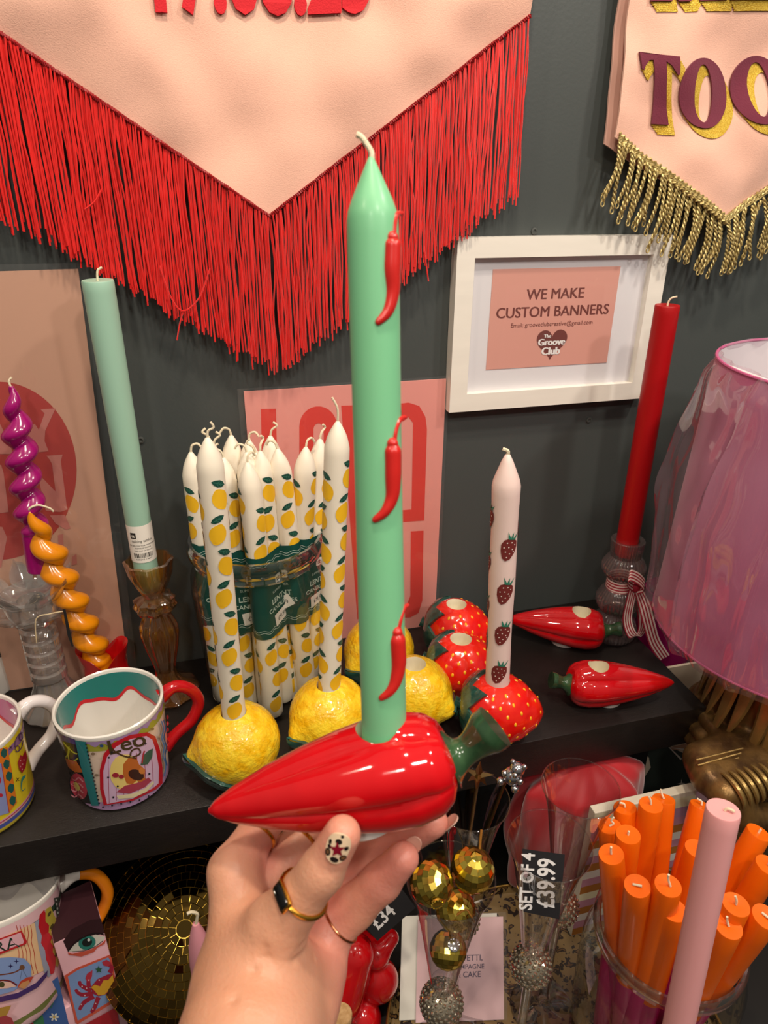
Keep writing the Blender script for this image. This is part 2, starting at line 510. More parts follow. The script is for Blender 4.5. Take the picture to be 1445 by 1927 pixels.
for L in range(2):
    for i in range(nst if L == 0 else 200):
        n_ = nst if L == 0 else 200
        x = bX0 + 0.001 + (bX1 - bX0 - 0.002) * (i + rnd.random() * 0.6) / n_
        z0 = edge1(x)
        sl = -1 if x < bXT else 1
        drift = rnd.gauss(0, 0.0016) + 0.0012 * math.sin(x * 90); ln = 0.164 + rnd.gauss(0, 0.0045); w1 = rnd.random() * 6; amp = abs(rnd.gauss(0, 0.0009))
        y0 = BY - 0.0035 + 0.0022 * L
        if rnd.random() < 0.012: drift += rnd.choice((-1, 1)) * 0.012
        pts = []
        for j in range(13):
            t_ = j / 12; zz = z0 - ln * t_
            lean = 0.0008 * sl * min(1, t_ * 9)
            pts.append(Vector((x + lean + drift * t_ * 1.6 + amp * math.sin(w1 + t_ * 11), y0 + wrinkle(x, z0, 0.4) * (1 - t_) + 0.002 * math.sin(w1 * 2 + t_ * 5), zz)))
        fg.tube(pts, [0.00088] * 13, 5, caps=True, up=(1, 0, 0))
# the two crossed stray threads
for (a, b_, c) in (((300, 500), (345, 585), (395, 505)),):
    fg.tube(smooth_path([Yp(*a, 0.790), Yp(322, 560, 0.788), Yp(*b_, 0.787), Yp(375, 560, 0.788), Yp(*c, 0.790)], 6), 0.0008, 5)
fg.tube(smooth_path([Yp(345, 585, 0.788), Yp(338, 610, 0.788), Yp(333, 640, 0.788)], 4), 0.0008, 5)
fg.tube(smooth_path([Yp(192, 356, 0.788), Yp(178, 380, 0.786), Yp(160, 394, 0.787)], 5), 0.001, 5)
tag(part(fg, 'fringe', M_fringe, b1), kind='stuff')
dw = MB().tube([(bX0 - 0.02, BY + 0.006, 2.06), (bX1 + 0.02, BY + 0.006, 2.06)], 0.008, 16)
part(dw, 'hanging_rod', mat('pale_wood', '#b98d5e', 0.5), b1)

# ---- small pink banner with gold fringe
cX0, cX1, cXT = 0.4770, 0.802, 0.6395
GY = 0.790
b2 = thing('pennant_banner', 'smaller pink velvet pennant banner with gold rope fringe and burgundy letters', 'banner', (cXT, GY, 1.65))
cloth, edge2, fr2 = hang_cloth(cX0, cX1, cXT, 1.7445, 1.6570, 1.7445, 2.06, GY, 2.1)
part(cloth, 'banner_cloth', M_felt, b2)
cloth, _e, _f = hang_cloth(cX0 - 0.006, cX1 + 0.006, cXT, 1.738, 1.662, 1.738, 2.06, GY + 0.011, 2.4)
part(cloth, 'lining_cloth', mat('pink_lining', '#c99b8b', 0.85, sheen=0.2), b2)
M_burg = mat('burgundy_felt', '#6d1f36', 0.85, sheen=0.2, bump=0.4, bscale=700)
M_glit = mat('gold_glitter', '#d5a520', 0.33, metal=0.55, bump=1.0, bscale=1500, col2='#f2d560', vscale=900)
zz = lambda pts, dx=0, dy=0: [(1100 + (x + dx) / 4.188, (y + dy) / 4.188) for x, y in pts]
Tp = [(423, 410), (575, 432), (722, 452), (724, 595), (708, 598), (660, 520), (622, 488), (635, 700), (645, 850), (660, 985), (540, 975), (552, 800), (545, 650), (535, 520), (530, 475), (500, 475), (468, 520), (455, 555), (438, 540)]
O1o, O1i = circle(932, 735, 203, 40, 278), circle(927, 738, 78, 32, 228)
O2o, O2i = circle(1372, 710, 203, 40, 275), circle(1370, 705, 78, 32, 220)
Mp = [(520, 10), (545, -300), (640, -300), (790, -80), (930, -300), (1060, -300), (1095, 10), (900, 10), (905, -120), (835, 10), (745, 10), (680, -130), (690, 10)]
Ep = [(1115, 10), (1120, -300), (1480, -300), (1480, -230), (1230, -230), (1230, -180), (1400, -180), (1400, -110), (1230, -110), (1230, -60), (1480, -60), (1480, 10)]
def on2(off):
    def f(u, v):
        p = Yp(u, v, GY); return fr2(p.x, p.z) + Vector((0, off, 0))
    return f
gl_ = MB()
for q in range(5, 0, -1):
    dx, dy = 48 * q / 5, 82 * q / 5
    off = -0.0012 - 0.0001 * (5 - q)
    for po, ho in ((Tp, ()), (O1o, (O1i,)), (O2o, (O2i,)), (Mp, ()), (Ep, ())):
        gl_.slab(zz(po, dx, dy), on2(off), on2(-0.0002), 0, 9, [zz(h, dx, dy) for h in ho])
part(gl_, 'letter_shadow', M_glit, b2, smooth=False, label='gold glitter letter shadows')
bl = MB()
for po, ho in ((Tp, ()), (O1o, (O1i,)), (O2o, (O2i,)), (Mp, ()), (Ep, ())):
    bl.slab(zz(po), on2(-0.0034), on2(-0.001), 0, 9, [zz(h) for h in ho])
part(bl, 'lettering', M_burg, b2, smooth=False, label='burgundy felt letters')
M_gold = mat('gold_thread', '#a8935a', 0.45, metal=0.45, col2='#cdbb82', vscale=300)
gt = MB()
gpts = [fr2(x, edge2(x)) + Vector((0, -0.003, 0.002)) for x in np.linspace(cX0 + 0.004, cXT, 90)] + [fr2(x, edge2(x)) + Vector((0, -0.003, 0.002)) for x in np.linspace(cXT, cX1 - 0.004, 90)]
for q in range(4):
    gt.tube([p + Vector((0, 0.0012 * math.sin(i * 1.9 + q), 0.0035 - 0.0026 * q + 0.0012 * math.cos(i * 1.9 + q * 1.5))) for i, p in enumerate(gpts)], 0.0015, 5)
part(gt, 'gold_braid', M_gold, b2)
rnd = random.Random(11)
ncord = 50
for i in range(ncord):
    t_ = i / (ncord - 1)
    x = cX0 + 0.005 + (cX1 - cX0 - 0.055) * t_
    z0 = edge2(x) - 0.002
    ln = 0.060 + rnd.gauss(0, 0.005)
    dxx = (-0.012 if x < cXT - 0.11 else -0.006 if x < cXT else 0.004) + rnd.gauss(0, 0.004)
    bow = rnd.gauss(0, 0.004); y0 = GY - 0.005 - 0.003 * (i % 2); n_ = 44
    cmb = MB(); ctr = []
    for j in range(n_ + 1):
        s_ = j / n_
        ctr.append(Vector((x + dxx * s_ + bow * math.sin(s_ * PI), y0 - 0.004 * math.sin(s_ * PI) + 0.002 * s_, z0 - ln * s_)))
    for q in range(2):
        cmb.tube([p + Vector((math.cos(j * 0.85 + q * PI), math.sin(j * 0.85 + q * PI), 0)) * 0.00125 for j, p in enumerate(ctr)], 0.00125, 5)
    e_ = ctr[-1]
    cmb.tube([e_ + Vector((0.0022 * math.sin(a), 0, -0.003 + 0.003 * math.cos(a))) for a in np.linspace(0.3, 2 * PI - 0.3, 10)], 0.0009, 5)
    part(cmb, 'fringe_cord', M_gold, b2)
dw = MB().tube([(cX0 - 0.02, GY + 0.006, 2.06), (cX1 + 0.02, GY + 0.006, 2.06)], 0.008, 16)
part(dw, 'hanging_rod', MATS['pale_wood'], b2)

# ================================================================== FRAMED SIGN
fX0, fX1, fZ0, fZ1 = 0.3012, 0.5835, 1.4330, 1.6405
fr = thing('picture_frame', 'white wooden frame holding a pink custom banners notice on the wall', 'picture frame', ((fX0 + fX1) / 2, 0.8195, fZ0))
M_white = mat('white_lacquer', '#e9e4da', 0.35, vary=0.03, vscale=12, stretch=(1, 1, 6))
bw = 0.0225
fm = MB()
o_, i_ = [(fX0, fZ0), (fX1, fZ0), (fX1, fZ1), (fX0, fZ1)], [(fX0 + bw, fZ0 + bw), (fX1 - bw, fZ0 + bw), (fX1 - bw, fZ1 - bw), (fX0 + bw, fZ1 - bw)]
for a in range(4):
    b_ = (a + 1) % 4
    q = [o_[a], o_[b_], i_[b_], i_[a]]
    fm.slab(q, lambda x, z: Vector((x, 0.801, z)), lambda x, z: Vector((x, 0.8190, z)))
part(fm, 'frame', M_white, fr, smooth=False)
part(MB().box((fX0 + bw - 0.001, 0.811, fZ0 + bw - 0.001), (fX1 - bw + 0.001, 0.818, fZ1 - bw + 0.001)), 'mat_board', mat('mat_white', '#e4e0e6', 0.7), fr, smooth=False)
pr = MB()
PYY = 0.8105
pq = [(930, 508), (1166, 500), (1143, 682), (912, 696)]
c4 = [Yp(u, v, PYY) for u, v in pq]
pxa, pxb = (c4[0].x + c4[3].x) / 2, (c4[1].x + c4[2].x) / 2
pza, pzb = (c4[2].z + c4[3].z) / 2, (c4[0].z + c4[1].z) / 2
pr.box((pxa, PYY - 0.0003, pza), (pxb, PYY + 0.0004, pzb), m=0)
TX = 1
pc = (pxa + pxb) / 2
wpr = pxb - pxa
H = pzb - pza
def prline(s, wfrac, zfrac, bold=0.0, cx=0.0, m=1, y=PYY - 0.0006):
    if bold > 0:      # heavier lettering: the same line set again a hair to each side
        for q_ in (-1, 1): prline(s, wfrac, zfrac, 0.0, cx + q_ * bold * 0.35, m, y - 0.00005 * q_)
        bold = 0.0
    fit_text(pr, s, (pc + (cx - wfrac / 2) * wpr, y, pza + zfrac * H), (pc + (cx + wfrac / 2) * wpr, y, pza + zfrac * H), (0, 0, 1), m, bold)
prline('WE MAKE', 0.455, 0.70, 0.006)
prline('CUSTOM BANNERS', 0.90, 0.525, 0.006)
prline('Email: grooveclubcreative@gmail.com', 0.66, 0.425, 0.0)
hx, hz, hs = pc + 0.01 * wpr, pza + 0.25 * H, 0.125 * wpr
heart = [(hx + hs * 0.0625 * 16 * math.sin(a) ** 3, hz + hs * 0.0625 * (13 * math.cos(a) - 5 * math.cos(2 * a) - 2 * math.cos(3 * a) - math.cos(4 * a))) for a in np.linspace(0, 2 * PI, 48)[:-1]]
pr.sheet(heart, lambda x, z: Vector((x, PYY - 0.0006, z)), 1)
prline('The', 0.055, 0.305, 0.006, -0.03, 2, PYY - 0.0009)
prline('Groove', 0.215, 0.225, 0.012, 0.01, 2, PYY - 0.0009)
prline('Club', 0.145, 0.125, 0.012, 0.01, 2, PYY - 0.0009)
part(pr, 'printed_notice', [flat('salmon', '#dc9f93'), flat('maroon', '#74403c'), flat('white', '#f0ecec')], fr, smooth=False, label='salmon pink printed notice with maroon writing')
M_pane = thin_glass('picture_glass', refl=0.03, edge=0.6, rough=0.01)
part(MB().add([(fX0 + bw, 0.8075, fZ0 + bw), (fX1 - bw, 0.8075, fZ0 + bw), (fX1 - bw, 0.8075, fZ1 - bw), (fX0 + bw, 0.8075, fZ1 - bw)], [(0, 1, 2, 3)]), 'glass_pane', M_pane, fr)

# ================================================================== PRINTS IN PLASTIC SLEEVES
M_sleeve = thin_glass('plastic_sleeve', tint=(0.96, 0.96, 0.96), refl=0.045, edge=0.5, rough=0.06, bump=0.25, bscale=30, haze=0.03)
s7 = lambda pts: [(440 + x / 3.44, 700 + y / 3.44) for x, y in pts]
lp = thing('art_print', 'pink art print with tall red lettering in a clear sleeve behind the green candle', 'art print', (0.175, 0.81, SHZ))
LY = 0.8145
part(MB().box((0.0480, LY, 1.101), (0.3000, LY + 0.0015, 1.4735)), 'print_sheet', flat('coral_pink', '#ef9e94'), lp, smooth=False)
ll = MB()
pl = lambda u, v: Yp(u, v, LY - 0.0003)
Ls = [(175, 240), (272, 238), (288, 900), (405, 893), (408, 965), (190, 975)]
arch = lambda x0, x1, y0, y1, r: [(x0, y1), (x0, y0 + r)] + [(x0 + (x1 - x0) / 2 - (x1 - x0) / 2 * math.cos(a), y0 + r - r * math.sin(a)) for a in np.linspace(0, PI, 14)[1:-1]] + [(x1, y0 + r), (x1, y1)]
Oo, Oi = arch(424, 668, 222, 968, 130), arch(515, 582, 333, 885, 40)
Vs = [(695, 218), (800, 215), (880, 900), (960, 215), (1075, 212), (1085, 260), (900, 1600), (800, 1600)]
A1 = [(1078, 205), (1130, 198), (1200, 220), (1240, 290), (1250, 370), (1232, 962), (1060, 974), (1060, 898), (1150, 890), (1160, 330), (1130, 292), (1095, 320), (1078, 320)]
A2 = [(1145, 1032), (1228, 1027), (1220, 1480), (1195, 1560), (1140, 1590), (1060, 1592), (1060, 1510), (1120, 1505), (1142, 1450)]
for po, ho in ((Ls, ()), (Oo, (Oi,)), (Vs, ()), (A1, ()), (A2, ())):
    ll.sheet(s7(po), pl, 0, 1e9, [s7(h) for h in ho])
part(ll, 'lettering', flat('poppy', '#e13427'), lp, smooth=False, label='red lettering')
sl = MB(); xa, xb, za, zb = 0.0405, 0.3035, 1.1005, 1.4775
sl.grid(14, 20, lambda i, j: Vector((xa + (xb - xa) * i / 13, LY - 0.0022 - 0.0012 * noise.noise((i * 0.6, j * 0.6, 1)), za + (zb - za) * j / 19)))
part(sl, 'plastic_sleeve', M_sleeve, lp)

# left print, leaning a little
s5 = lambda pts: [(x / 4.588, 680 + y / 4.588) for x, y in pts]
lq = thing('art_print', 'tan pink art print with red disc in a clear sleeve at the left picture edge', 'art print', (-0.30, 0.805, SHZ))
QY = 0.8100
TR, BR_ = Yp(147, 506, QY), Yp(240, 1252, QY)
BR_.z = 1.1012
ps = MB()
rect = [(-0.56, BR_.z), (BR_.x, BR_.z), (TR.x, TR.z), (-0.54, TR.z - 0.005)]
ps.slab(rect, lambda x, z: Vector((x, QY, z)), lambda x, z: Vector((x, QY + 0.0015, z)))
part(ps, 'print_sheet', flat('tan_pink', '#cf9f86'), lq, smooth=False)
dd = MB(); pq_ = lambda o: (lambda u, v: Yp(u, v, QY - o))
dd.sheet(s5(circle(-20, 945, 682, 60, 770)), pq_(0.0003), 0)
for po in ([(350, 415), (480, 405), (390, 600), (385, 690), (420, 775), (330, 785), (230, 770), (230, 560), (300, 540), (335, 590), (385, 450)],
           [(-60, 450), (0, 540), (90, 720), (110, 800), (-60, 800)],
           [(400, 815), (540, 805), (525, 860), (580, 1280), (520, 1300), (395, 1290), (330, 1000), (370, 1010), (480, 1125), (450, 890), (430, 850)],
           [(-60, 880), (10, 895), (30, 960), (75, 1300), (-60, 1320)],
           [(430, 1330), (560, 1325), (610, 1440), (570, 1455), (480, 1400)], [(500, 1500), (545, 1490), (550, 1640), (510, 1650)],
           [(620, 1690), (660, 1660), (665, 1750), (620, 1760)], [(-60, 1420), (20, 1430), (60, 1520), (10, 1780), (-60, 1780)]):
    dd.sheet(s5(po), pq_(0.0006), 1)
part(dd, 'lettering', [flat('brick', '#b2322a'), flat('dusty_rose', '#c77a70')], lq, smooth=False, label='red disc with pink lettering')
sl = MB()
sl.grid(14, 24, lambda i, j: Vector((-0.56 + (BR_.x + 0.011 + (TR.x - BR_.x) * j / 23 + 0.56) * i / 13, QY - 0.0022 - 0.0012 * noise.noise((i * 0.6, j * 0.5, 4)), 1.1006 + (TR.z + 0.006 - 1.1006) * j / 23)))
part(sl, 'plastic_sleeve', M_sleeve, lq)

# ================================================================== CANDLES, HOLDERS, MUGS ON THE SHELF
def wax(name, col, **kw):
    return mat('wax_' + name, col, kw.pop('rough', 0.38), sss=0.25, sssr=(1, 1, 1), scale_sss=0.004, coat=kw.pop('coat', 0.15), coat_rough=0.2, **kw)
M_wick = mat('cotton_wick', '#e6d9bb', 0.8, bump=0.6, bscale=900)
def wick(pts, r=0.0011, m=None, root=None, lab=None):
    o = MB().tube(smooth_path(pts, 5), r, 7).build('wick', m or M_wick, root)
    if lab: o['label'] = lab
    return o
def plain_candle(name, label, base, top, r, m, wk=None, group=None, r1=None, mats=None, two=None, cat='candle'):
    B, T = Vector(base), Vector(top); L = (T - B).length; r1 = r1 or r
    t = thing(name, label, cat, stand(B, T), group)
    mb = MB()
    if two is None:
        mb.lathe([(0, 0), (r * 0.96, 0), (r, 0.001)] + [(r + (r1 - r) * q, L * q) for q in np.linspace(0.02, 0.97, 8)] + [(r1, L - 0.0012), (r1 * 0.965, L), (0.004, L - 0.0003), (0, L - 0.0008)], 40)
    else:
        mb.lathe([(0, 0), (r * 0.96, 0), (r, 0.001), (r, L * two - 0.004), (r, L * two)], 40, m=1)
        mb.lathe([(r, L * two), (r, L * 0.9), (r1, L - 0.0012), (r1 * 0.965, L), (0.004, L - 0.0003), (0, L - 0.0008)], 40)
    mb.build('wax_body', mats or m, t)
    wk = wk or [(0, 0, L - 0.002), (0.001, 0, L + 0.004), (0.004, 0, L + 0.008)]
    wick([(p[0], p[1], p[2]) if p[2] > L * 0.5 else (p[0], p[1], L + p[2]) for p in wk], root=t)
    return t, L
def cyl(r, L0=0.0, e=0.0002):
    return lambda s, z: Vector(((r + e) * math.cos(-PI / 2 + s / r), (r + e) * math.sin(-PI / 2 + s / r), L0 + z))

# ---- big mint candle in amber glass holder
hb = Zp(318, 1300, SHZ)
def amber_glass(name, col, rough=0.0, ior=1.48):
    return mat(name, col, rough, trans=1.0, ior=ior)
M_amber = thin_glass('amber_glass', tint=(0.97, 0.74, 0.47), refl=0.13, edge=0.85, rough=0.03, power=1.7, haze=0.05, hazecol=(0.85, 0.36, 0.08))
t = thing('glass_candlestick', 'tall amber fluted glass candlestick under the big mint candle', 'candlestick', upright(hb + Vector((0, 0, 0.0005))))
fl8 = lambda a: (lambda th, z, j: 1 + a * math.cos(10 * th))
mb = MB().lathe([(0, 0), (0.036, 0), (0.038, 0.003), (0.034, 0.008), (0.020, 0.016), (0.0135, 0.026), (0.012, 0.036)], 60, fl8(0.03))
mb.lathe([(0.012, 0.036), (0.0145, 0.05), (0.019, 0.07), (0.022, 0.09), (0.0215, 0.102), (0.017, 0.114), (0.0125, 0.122), (0.014, 0.125)], 80, fl8(0.07))
mb.build('stem', M_amber, t)
mb = MB().lathe([(0.013, 0.124), (0.022, 0.126), (0.0245, 0.131), (0.0222, 0.136), (0.0232, 0.141), (0.018, 0.145), (0.012, 0.147)], 80, lambda th, z, j: 1 + 0.07 * math.cos(8 * th))
mb.build('collar', M_amber, t)
mb = MB().lathe([(0.012, 0.146), (0.015, 0.152), (0.020, 0.162), (0.0245, 0.176), (0.0262, 0.188), (0.0275, 0.194), (0.0245, 0.195), (0.0225, 0.188), (0.0205, 0.176), (0.0170, 0.164), (0.0148, 0.157), (0.0142, 0.154), (0, 0.1535)], 80, lambda th, z, j: 1 + (0.05 if 2 < j < 8 else 0) * math.cos(8 * th))
mb.build('cup', M_amber, t)
B = hb + Vector((-0.0035, 0, 0.156)); T = Yp(183.5, 527, B.y - 0.002)
M_mint = wax('mint', '#9cc3ae', rough=0.45, coat=0.0)
t, L = plain_candle('pillar_candle', 'tall mint green candle with a white paper label standing in the amber glass candlestick', B, T, 0.0136, M_mint, [(0, 0, -0.002), (0.0005, 0, 0.005), (0.002, 0, 0.0095), (0.006, 0, 0.0115)], r1=0.0152)
lbm = MB(); rr = 0.0138
def lab_z(v): return (Yp(268 - (1042 - v) * 0.16, v, B.y) - B).length
z0, z1 = 0.043, 0.090
sA, sB = -0.020, 0.0195
lbm.sheet([(sA, z0), (sB, z0), (sB, z1), (sA, z1)], cyl(rr + 0.0003), 0, 0.003)
ky = cyl(rr + 0.0005)
lbm.sheet([(-0.012, z1 - 0.0155), (-0.0055, z1 - 0.0155), (-0.0055, z1 - 0.008), (-0.012, z1 - 0.008)], ky, 1, 0.003)
put_text(lbm, 'tt', lambda x, y: cyl(rr + 0.0007)(x - 0.0088, y + z1 - 0.0138), 0.0055, 0, 0.03)
for s_, (yy, sz) in (('talking tables', (-0.0205, 0.0046)), ('SEE BELOW FOR WARNING', (-0.0255, 0.0026)), ('INSTRUCTIONS', (-0.0288, 0.0026)), ('KEEP OUT OF REACH', (-0.032, 0.0022))):
    put_text(lbm, s_, lambda x, y: ky(x + 0.0005, y + z1 + yy), sz, 1)
rb = random.Random(5); x = -0.0115
while x < 0.0105:
    w_ = rb.choice((0.0004, 0.0007, 0.001)); lbm.sheet([(x, z0 + 0.0065), (x + w_, z0 + 0.0065), (x + w_, z0 + 0.0125), (x, z0 + 0.0125)], ky, 1, 0.004); x += w_ + rb.choice((0.0005, 0.0007, 0.0009))
put_text(lbm, '5 052715 118877', lambda x, y: ky(x, y + z0 + 0.0036), 0.0026, 1)
lbm.build('paper_label', [flat('label_white', '#efe9df'), flat('label_black', '#2a2622')], t)

# ---- clear glass candlestick, magenta twisted candle
M_clear = thin_glass('clear_glass', tint=(0.90, 0.90, 0.89), refl=0.16, edge=0.85, rough=0.05, power=1.6, haze=0.13, hazecol=(0.8, 0.78, 0.75))
cb = Zp(108, 1328, SHZ)
t = thing('glass_candlestick', 'clear pressed glass candlestick with flower cup and ringed stem holding the magenta candle', 'candlestick', upright(cb + Vector((0, 0, 0.0005))))
MB().lathe([(0, 0), (0.039, 0), (0.041, 0.004), (0.037, 0.010), (0.027, 0.020), (0.021, 0.034), (0.0185, 0.045)], 84, lambda th, z, j: 1 + 0.025 * math.cos(14 * th)).build('foot', M_clear, t)
st = []
for q in range(5):
    z_ = 0.045 + q * 0.0155
    st += [(0.0172, z_), (0.0205, z_ + 0.003), (0.0205, z_ + 0.0125), (0.0172, z_ + 0.0155)]
MB().lathe(st, 84, lambda th, z, j: 1 + 0.012 * math.cos(28 * th)).build('stem', M_clear, t)
mb = MB()
mb.lathe([(0.017, 0.1225), (0.024, 0.130), (0.030, 0.150), (0.033, 0.166), (0.030, 0.168), (0.022, 0.160), (0.0152, 0.158), (0.0152, 0.150), (0, 0.1495)], 60)
for ring, (n_, z0, r0, ln_, up_) in enumerate(((8, 0.140, 0.024, 0.026, 0.012), (8, 0.158, 0.026, 0.024, 0.030))):
    for q in range(n_):
        a = 2 * PI * (q + 0.5 * ring) / n_
        Mq = Matrix.Rotation(a, 4, 'Z')
        mb.grid(9, 7, lambda i, j: (r0 + ln_ * i / 8, 0.0125 * math.sin(PI * min(0.97, 0.12 + 0.86 * i / 8)) * (j / 3 - 1), z0 + up_ * (i / 8) ** 1.4 + 0.0025 * abs(j / 3 - 1)), M=Mq)
        mb.grid(9, 7, lambda i, j: (r0 + ln_ * i / 8, 0.0125 * math.sin(PI * min(0.97, 0.12 + 0.86 * i / 8)) * (j / 3 - 1), z0 - 0.003 + up_ * (i / 8) ** 1.4 + 0.0025 * abs(j / 3 - 1)), M=Mq, flip=True)
mb.build('flower_cup', M_clear, t)
tg = thing('price_tag', 'small black card tag hanging by a string from the clear glass candlestick', 'tag', Yp(128, 1150, cb.y - 0.045))
mb = MB(); pq2 = lambda u, v: Yp(u, v, cb.y - 0.042)
mb.slab([(118, 1146), (123, 1146), (138, 1215), (136, 1219), (127, 1196)], pq2, lambda u, v: Yp(u, v, cb.y - 0.0412))
part(mb, 'card', flat('tag_black', '#1e1d1d'), tg, smooth=False)
mb = MB().tube(smooth_path([Yp(120, 1150, cb.y - 0.041), Yp(95, 1155, cb.y - 0.043), Yp(68, 1165, cb.y - 0.043), Yp(69, 1210, cb.y - 0.043)], 6), 0.0007, 6)
part(mb, 'string', mat('string', '#cdb893', 0.8), tg)

def twisted(name, label, base, top, r, a, turns, m, hand=1, wk=None, base_plain=0.12):
    B, T = Vector(base), Vector(top); L = (T - B).length
    t = thing(name, label, 'candle', stand(B, T))
    n_ = 190; mb = MB()
    def f(j, i):
        q = j / n_; th = 2 * PI * i / 40
        tap = 1.0 if q < 0.72 else max(0.16, 1 - ((q - 0.72) / 0.28) ** 1.7 * 0.84)
        off = a * min(1, max(0, (q - base_plain) / 0.05)) * tap
        ph = hand * 2 * PI * turns * q + 0.6
        rr_ = r * tap + off * (2.2 * abs(math.cos((th - ph) / 2)) ** 0.65 - 1.35)
        return (0.35 * off * math.cos(ph) + rr_ * math.cos(th), 0.35 * off * math.sin(ph) + rr_ * math.sin(th), L * q)
    mb.grid(n_ + 1, 40, f, False, True, flip=True)
    b0 = len(mb.v) - (n_ + 1) * 40
    mb.f.append(tuple(b0 + i for i in range(40))[::-1]); mb.mi.append(0)
    mb.f.append(tuple(b0 + n_ * 40 + i for i in range(40))); mb.mi.append(0)
    mb.build('wax_body', m, t, ang=120)
    ph = hand * 2 * PI * turns + 0.6; ox, oy = a * 0.28 * math.cos(ph), a * 0.28 * math.sin(ph)
    wick([(ox + p[0], oy + p[1], L + p[2]) for p in wk], root=t)
    return t
M_mag = wax('magenta', '#9a0b68', rough=0.16, coat=0.6)
M_org = wax('amber_yellow', '#e08a0a', rough=0.16, coat=0.6)
B = Yp(73, 1072, cb.y); T = Yp(21, 727, cb.y + 0.004)
twisted('twisted_candle', 'magenta spiral twisted candle standing in the clear glass flower candlestick', B, T, 0.0122, 0.0042, 7.2, M_mag, 1, [(0, 0, -0.001), (-0.001, 0, 0.005), (0.002, 0, 0.009)], 0.22)
# red ceramic bud holder with yellow twisted candle
rb_ = Zp(207, 1292, SHZ)
M_redc = mat('red_glaze', '#c90f16', 0.14, coat=0.7, vary=0.10, vscale=25)
t = thing('candle_holder', 'small red ceramic holder with curled rim under the yellow twisted candle', 'candle holder', upright(rb_ + Vector((0, 0, 0.0005)), 0.1))
def budr(th, z, j):
    return 1 + (0.10 * math.cos(2 * th) if j > 3 else 0.03 * math.cos(2 * th))
mb = MB()
prf = [(0, 0), (0.026, 0), (0.032, 0.004), (0.031, 0.014), (0.024, 0.026), (0.024, 0.042), (0.028, 0.056), (0.0285, 0.060), (0.026, 0.058), (0.0215, 0.045), (0.0185, 0.030), (0, 0.028)]
def fb(j, i):
    r_, z_ = prf[j]; th = 2 * PI * i / 64
    dip = max(0, (z_ - 0.03) / 0.03)
    z2 = z_ - 0.016 * dip * math.exp(-((((th - 1.5 * PI + PI) % (2 * PI)) - PI) / 0.42) ** 2) - 0.010 * dip * math.exp(-((((th - 0.5 * PI + PI) % (2 * PI)) - PI) / 0.6) ** 2) + 0.005 * dip * (math.cos(th)) ** 2
    k_ = budr(th, z_, j)
    return (r_ * k_ * math.cos(th), r_ * k_ * math.sin(th), z2)
mb.grid(len(prf), 64, fb, False, True, flip=True)
for sx_ in (-1, 1):
    mb.tube(smooth_path([(sx_ * 0.024, -0.01, 0.006), (sx_ * 0.036, -0.012, 0.008), (sx_ * 0.046, -0.010, 0.012)], 5), [0.008, 0.0075, 0.007, 0.0065, 0.006, 0.0055, 0.005, 0.004, 0.003, 0.002, 0.001], 10)
for q in range(2):
    mb.tube([Vector(((-1) ** q * 0.010 + 0.004 * math.cos(a), -0.0265 + 0.002, 0.026 + 0.004 * math.sin(a))) for a in np.linspace(0, 2 * PI, 14)], 0.0012, 6)
mb.build('cup', M_redc, t)
B = rb_ + Vector((-0.003, -0.001, 0.030)); T = Yp(57, 962, B.y - 0.035)
twisted('twisted_candle', 'yellow orange spiral twisted candle leaning left out of the red ceramic holder', B, T, 0.0135, 0.0048, 6.8, M_org, -1,
        [(0, 0, -0.001), (0.001, -0.002, 0.004), (0.010, -0.004, 0.005), (0.019, -0.005, -0.003), (0.021, -0.005, -0.008)], 0.06)

# ---- spotted vase at the left edge
vb = Zp(-22, 1290, SHZ)
t = thing('spotted_vase', 'white vase with black spots cut by the left picture edge', 'vase', upright(vb + Vector((0, 0, 0.0005))))
prv = [(0, 0), (0.034, 0), (0.036, 0.003), (0.036, 0.090), (0.030, 0.105), (0.022, 0.112), (0.018, 0.112), (0.020, 0.104), (0.030, 0.08), (0.030, 0.01), (0, 0.008)]
mb = MB().lathe(prv, 56); rs = random.Random(2)
for q in range(60):
    th, z_ = rs.random() * 40, 0.008 + rs.random() * 0.078
    w_, h_ = 0.0025 + rs.random() * 0.003, 0.003 + rs.random() * 0.004
    mb.sheet(circle(0.036 * (th % (2 * PI)), z_, w_, 12, h_, rot=rs.random()), cyl(0.036), 1, 0.004)
mb.build('vase_body', [mat('white_glaze', '#e9e4dc', 0.2, coat=0.5), flat('spot_black', '#1c1a1a', 0.25)], t)

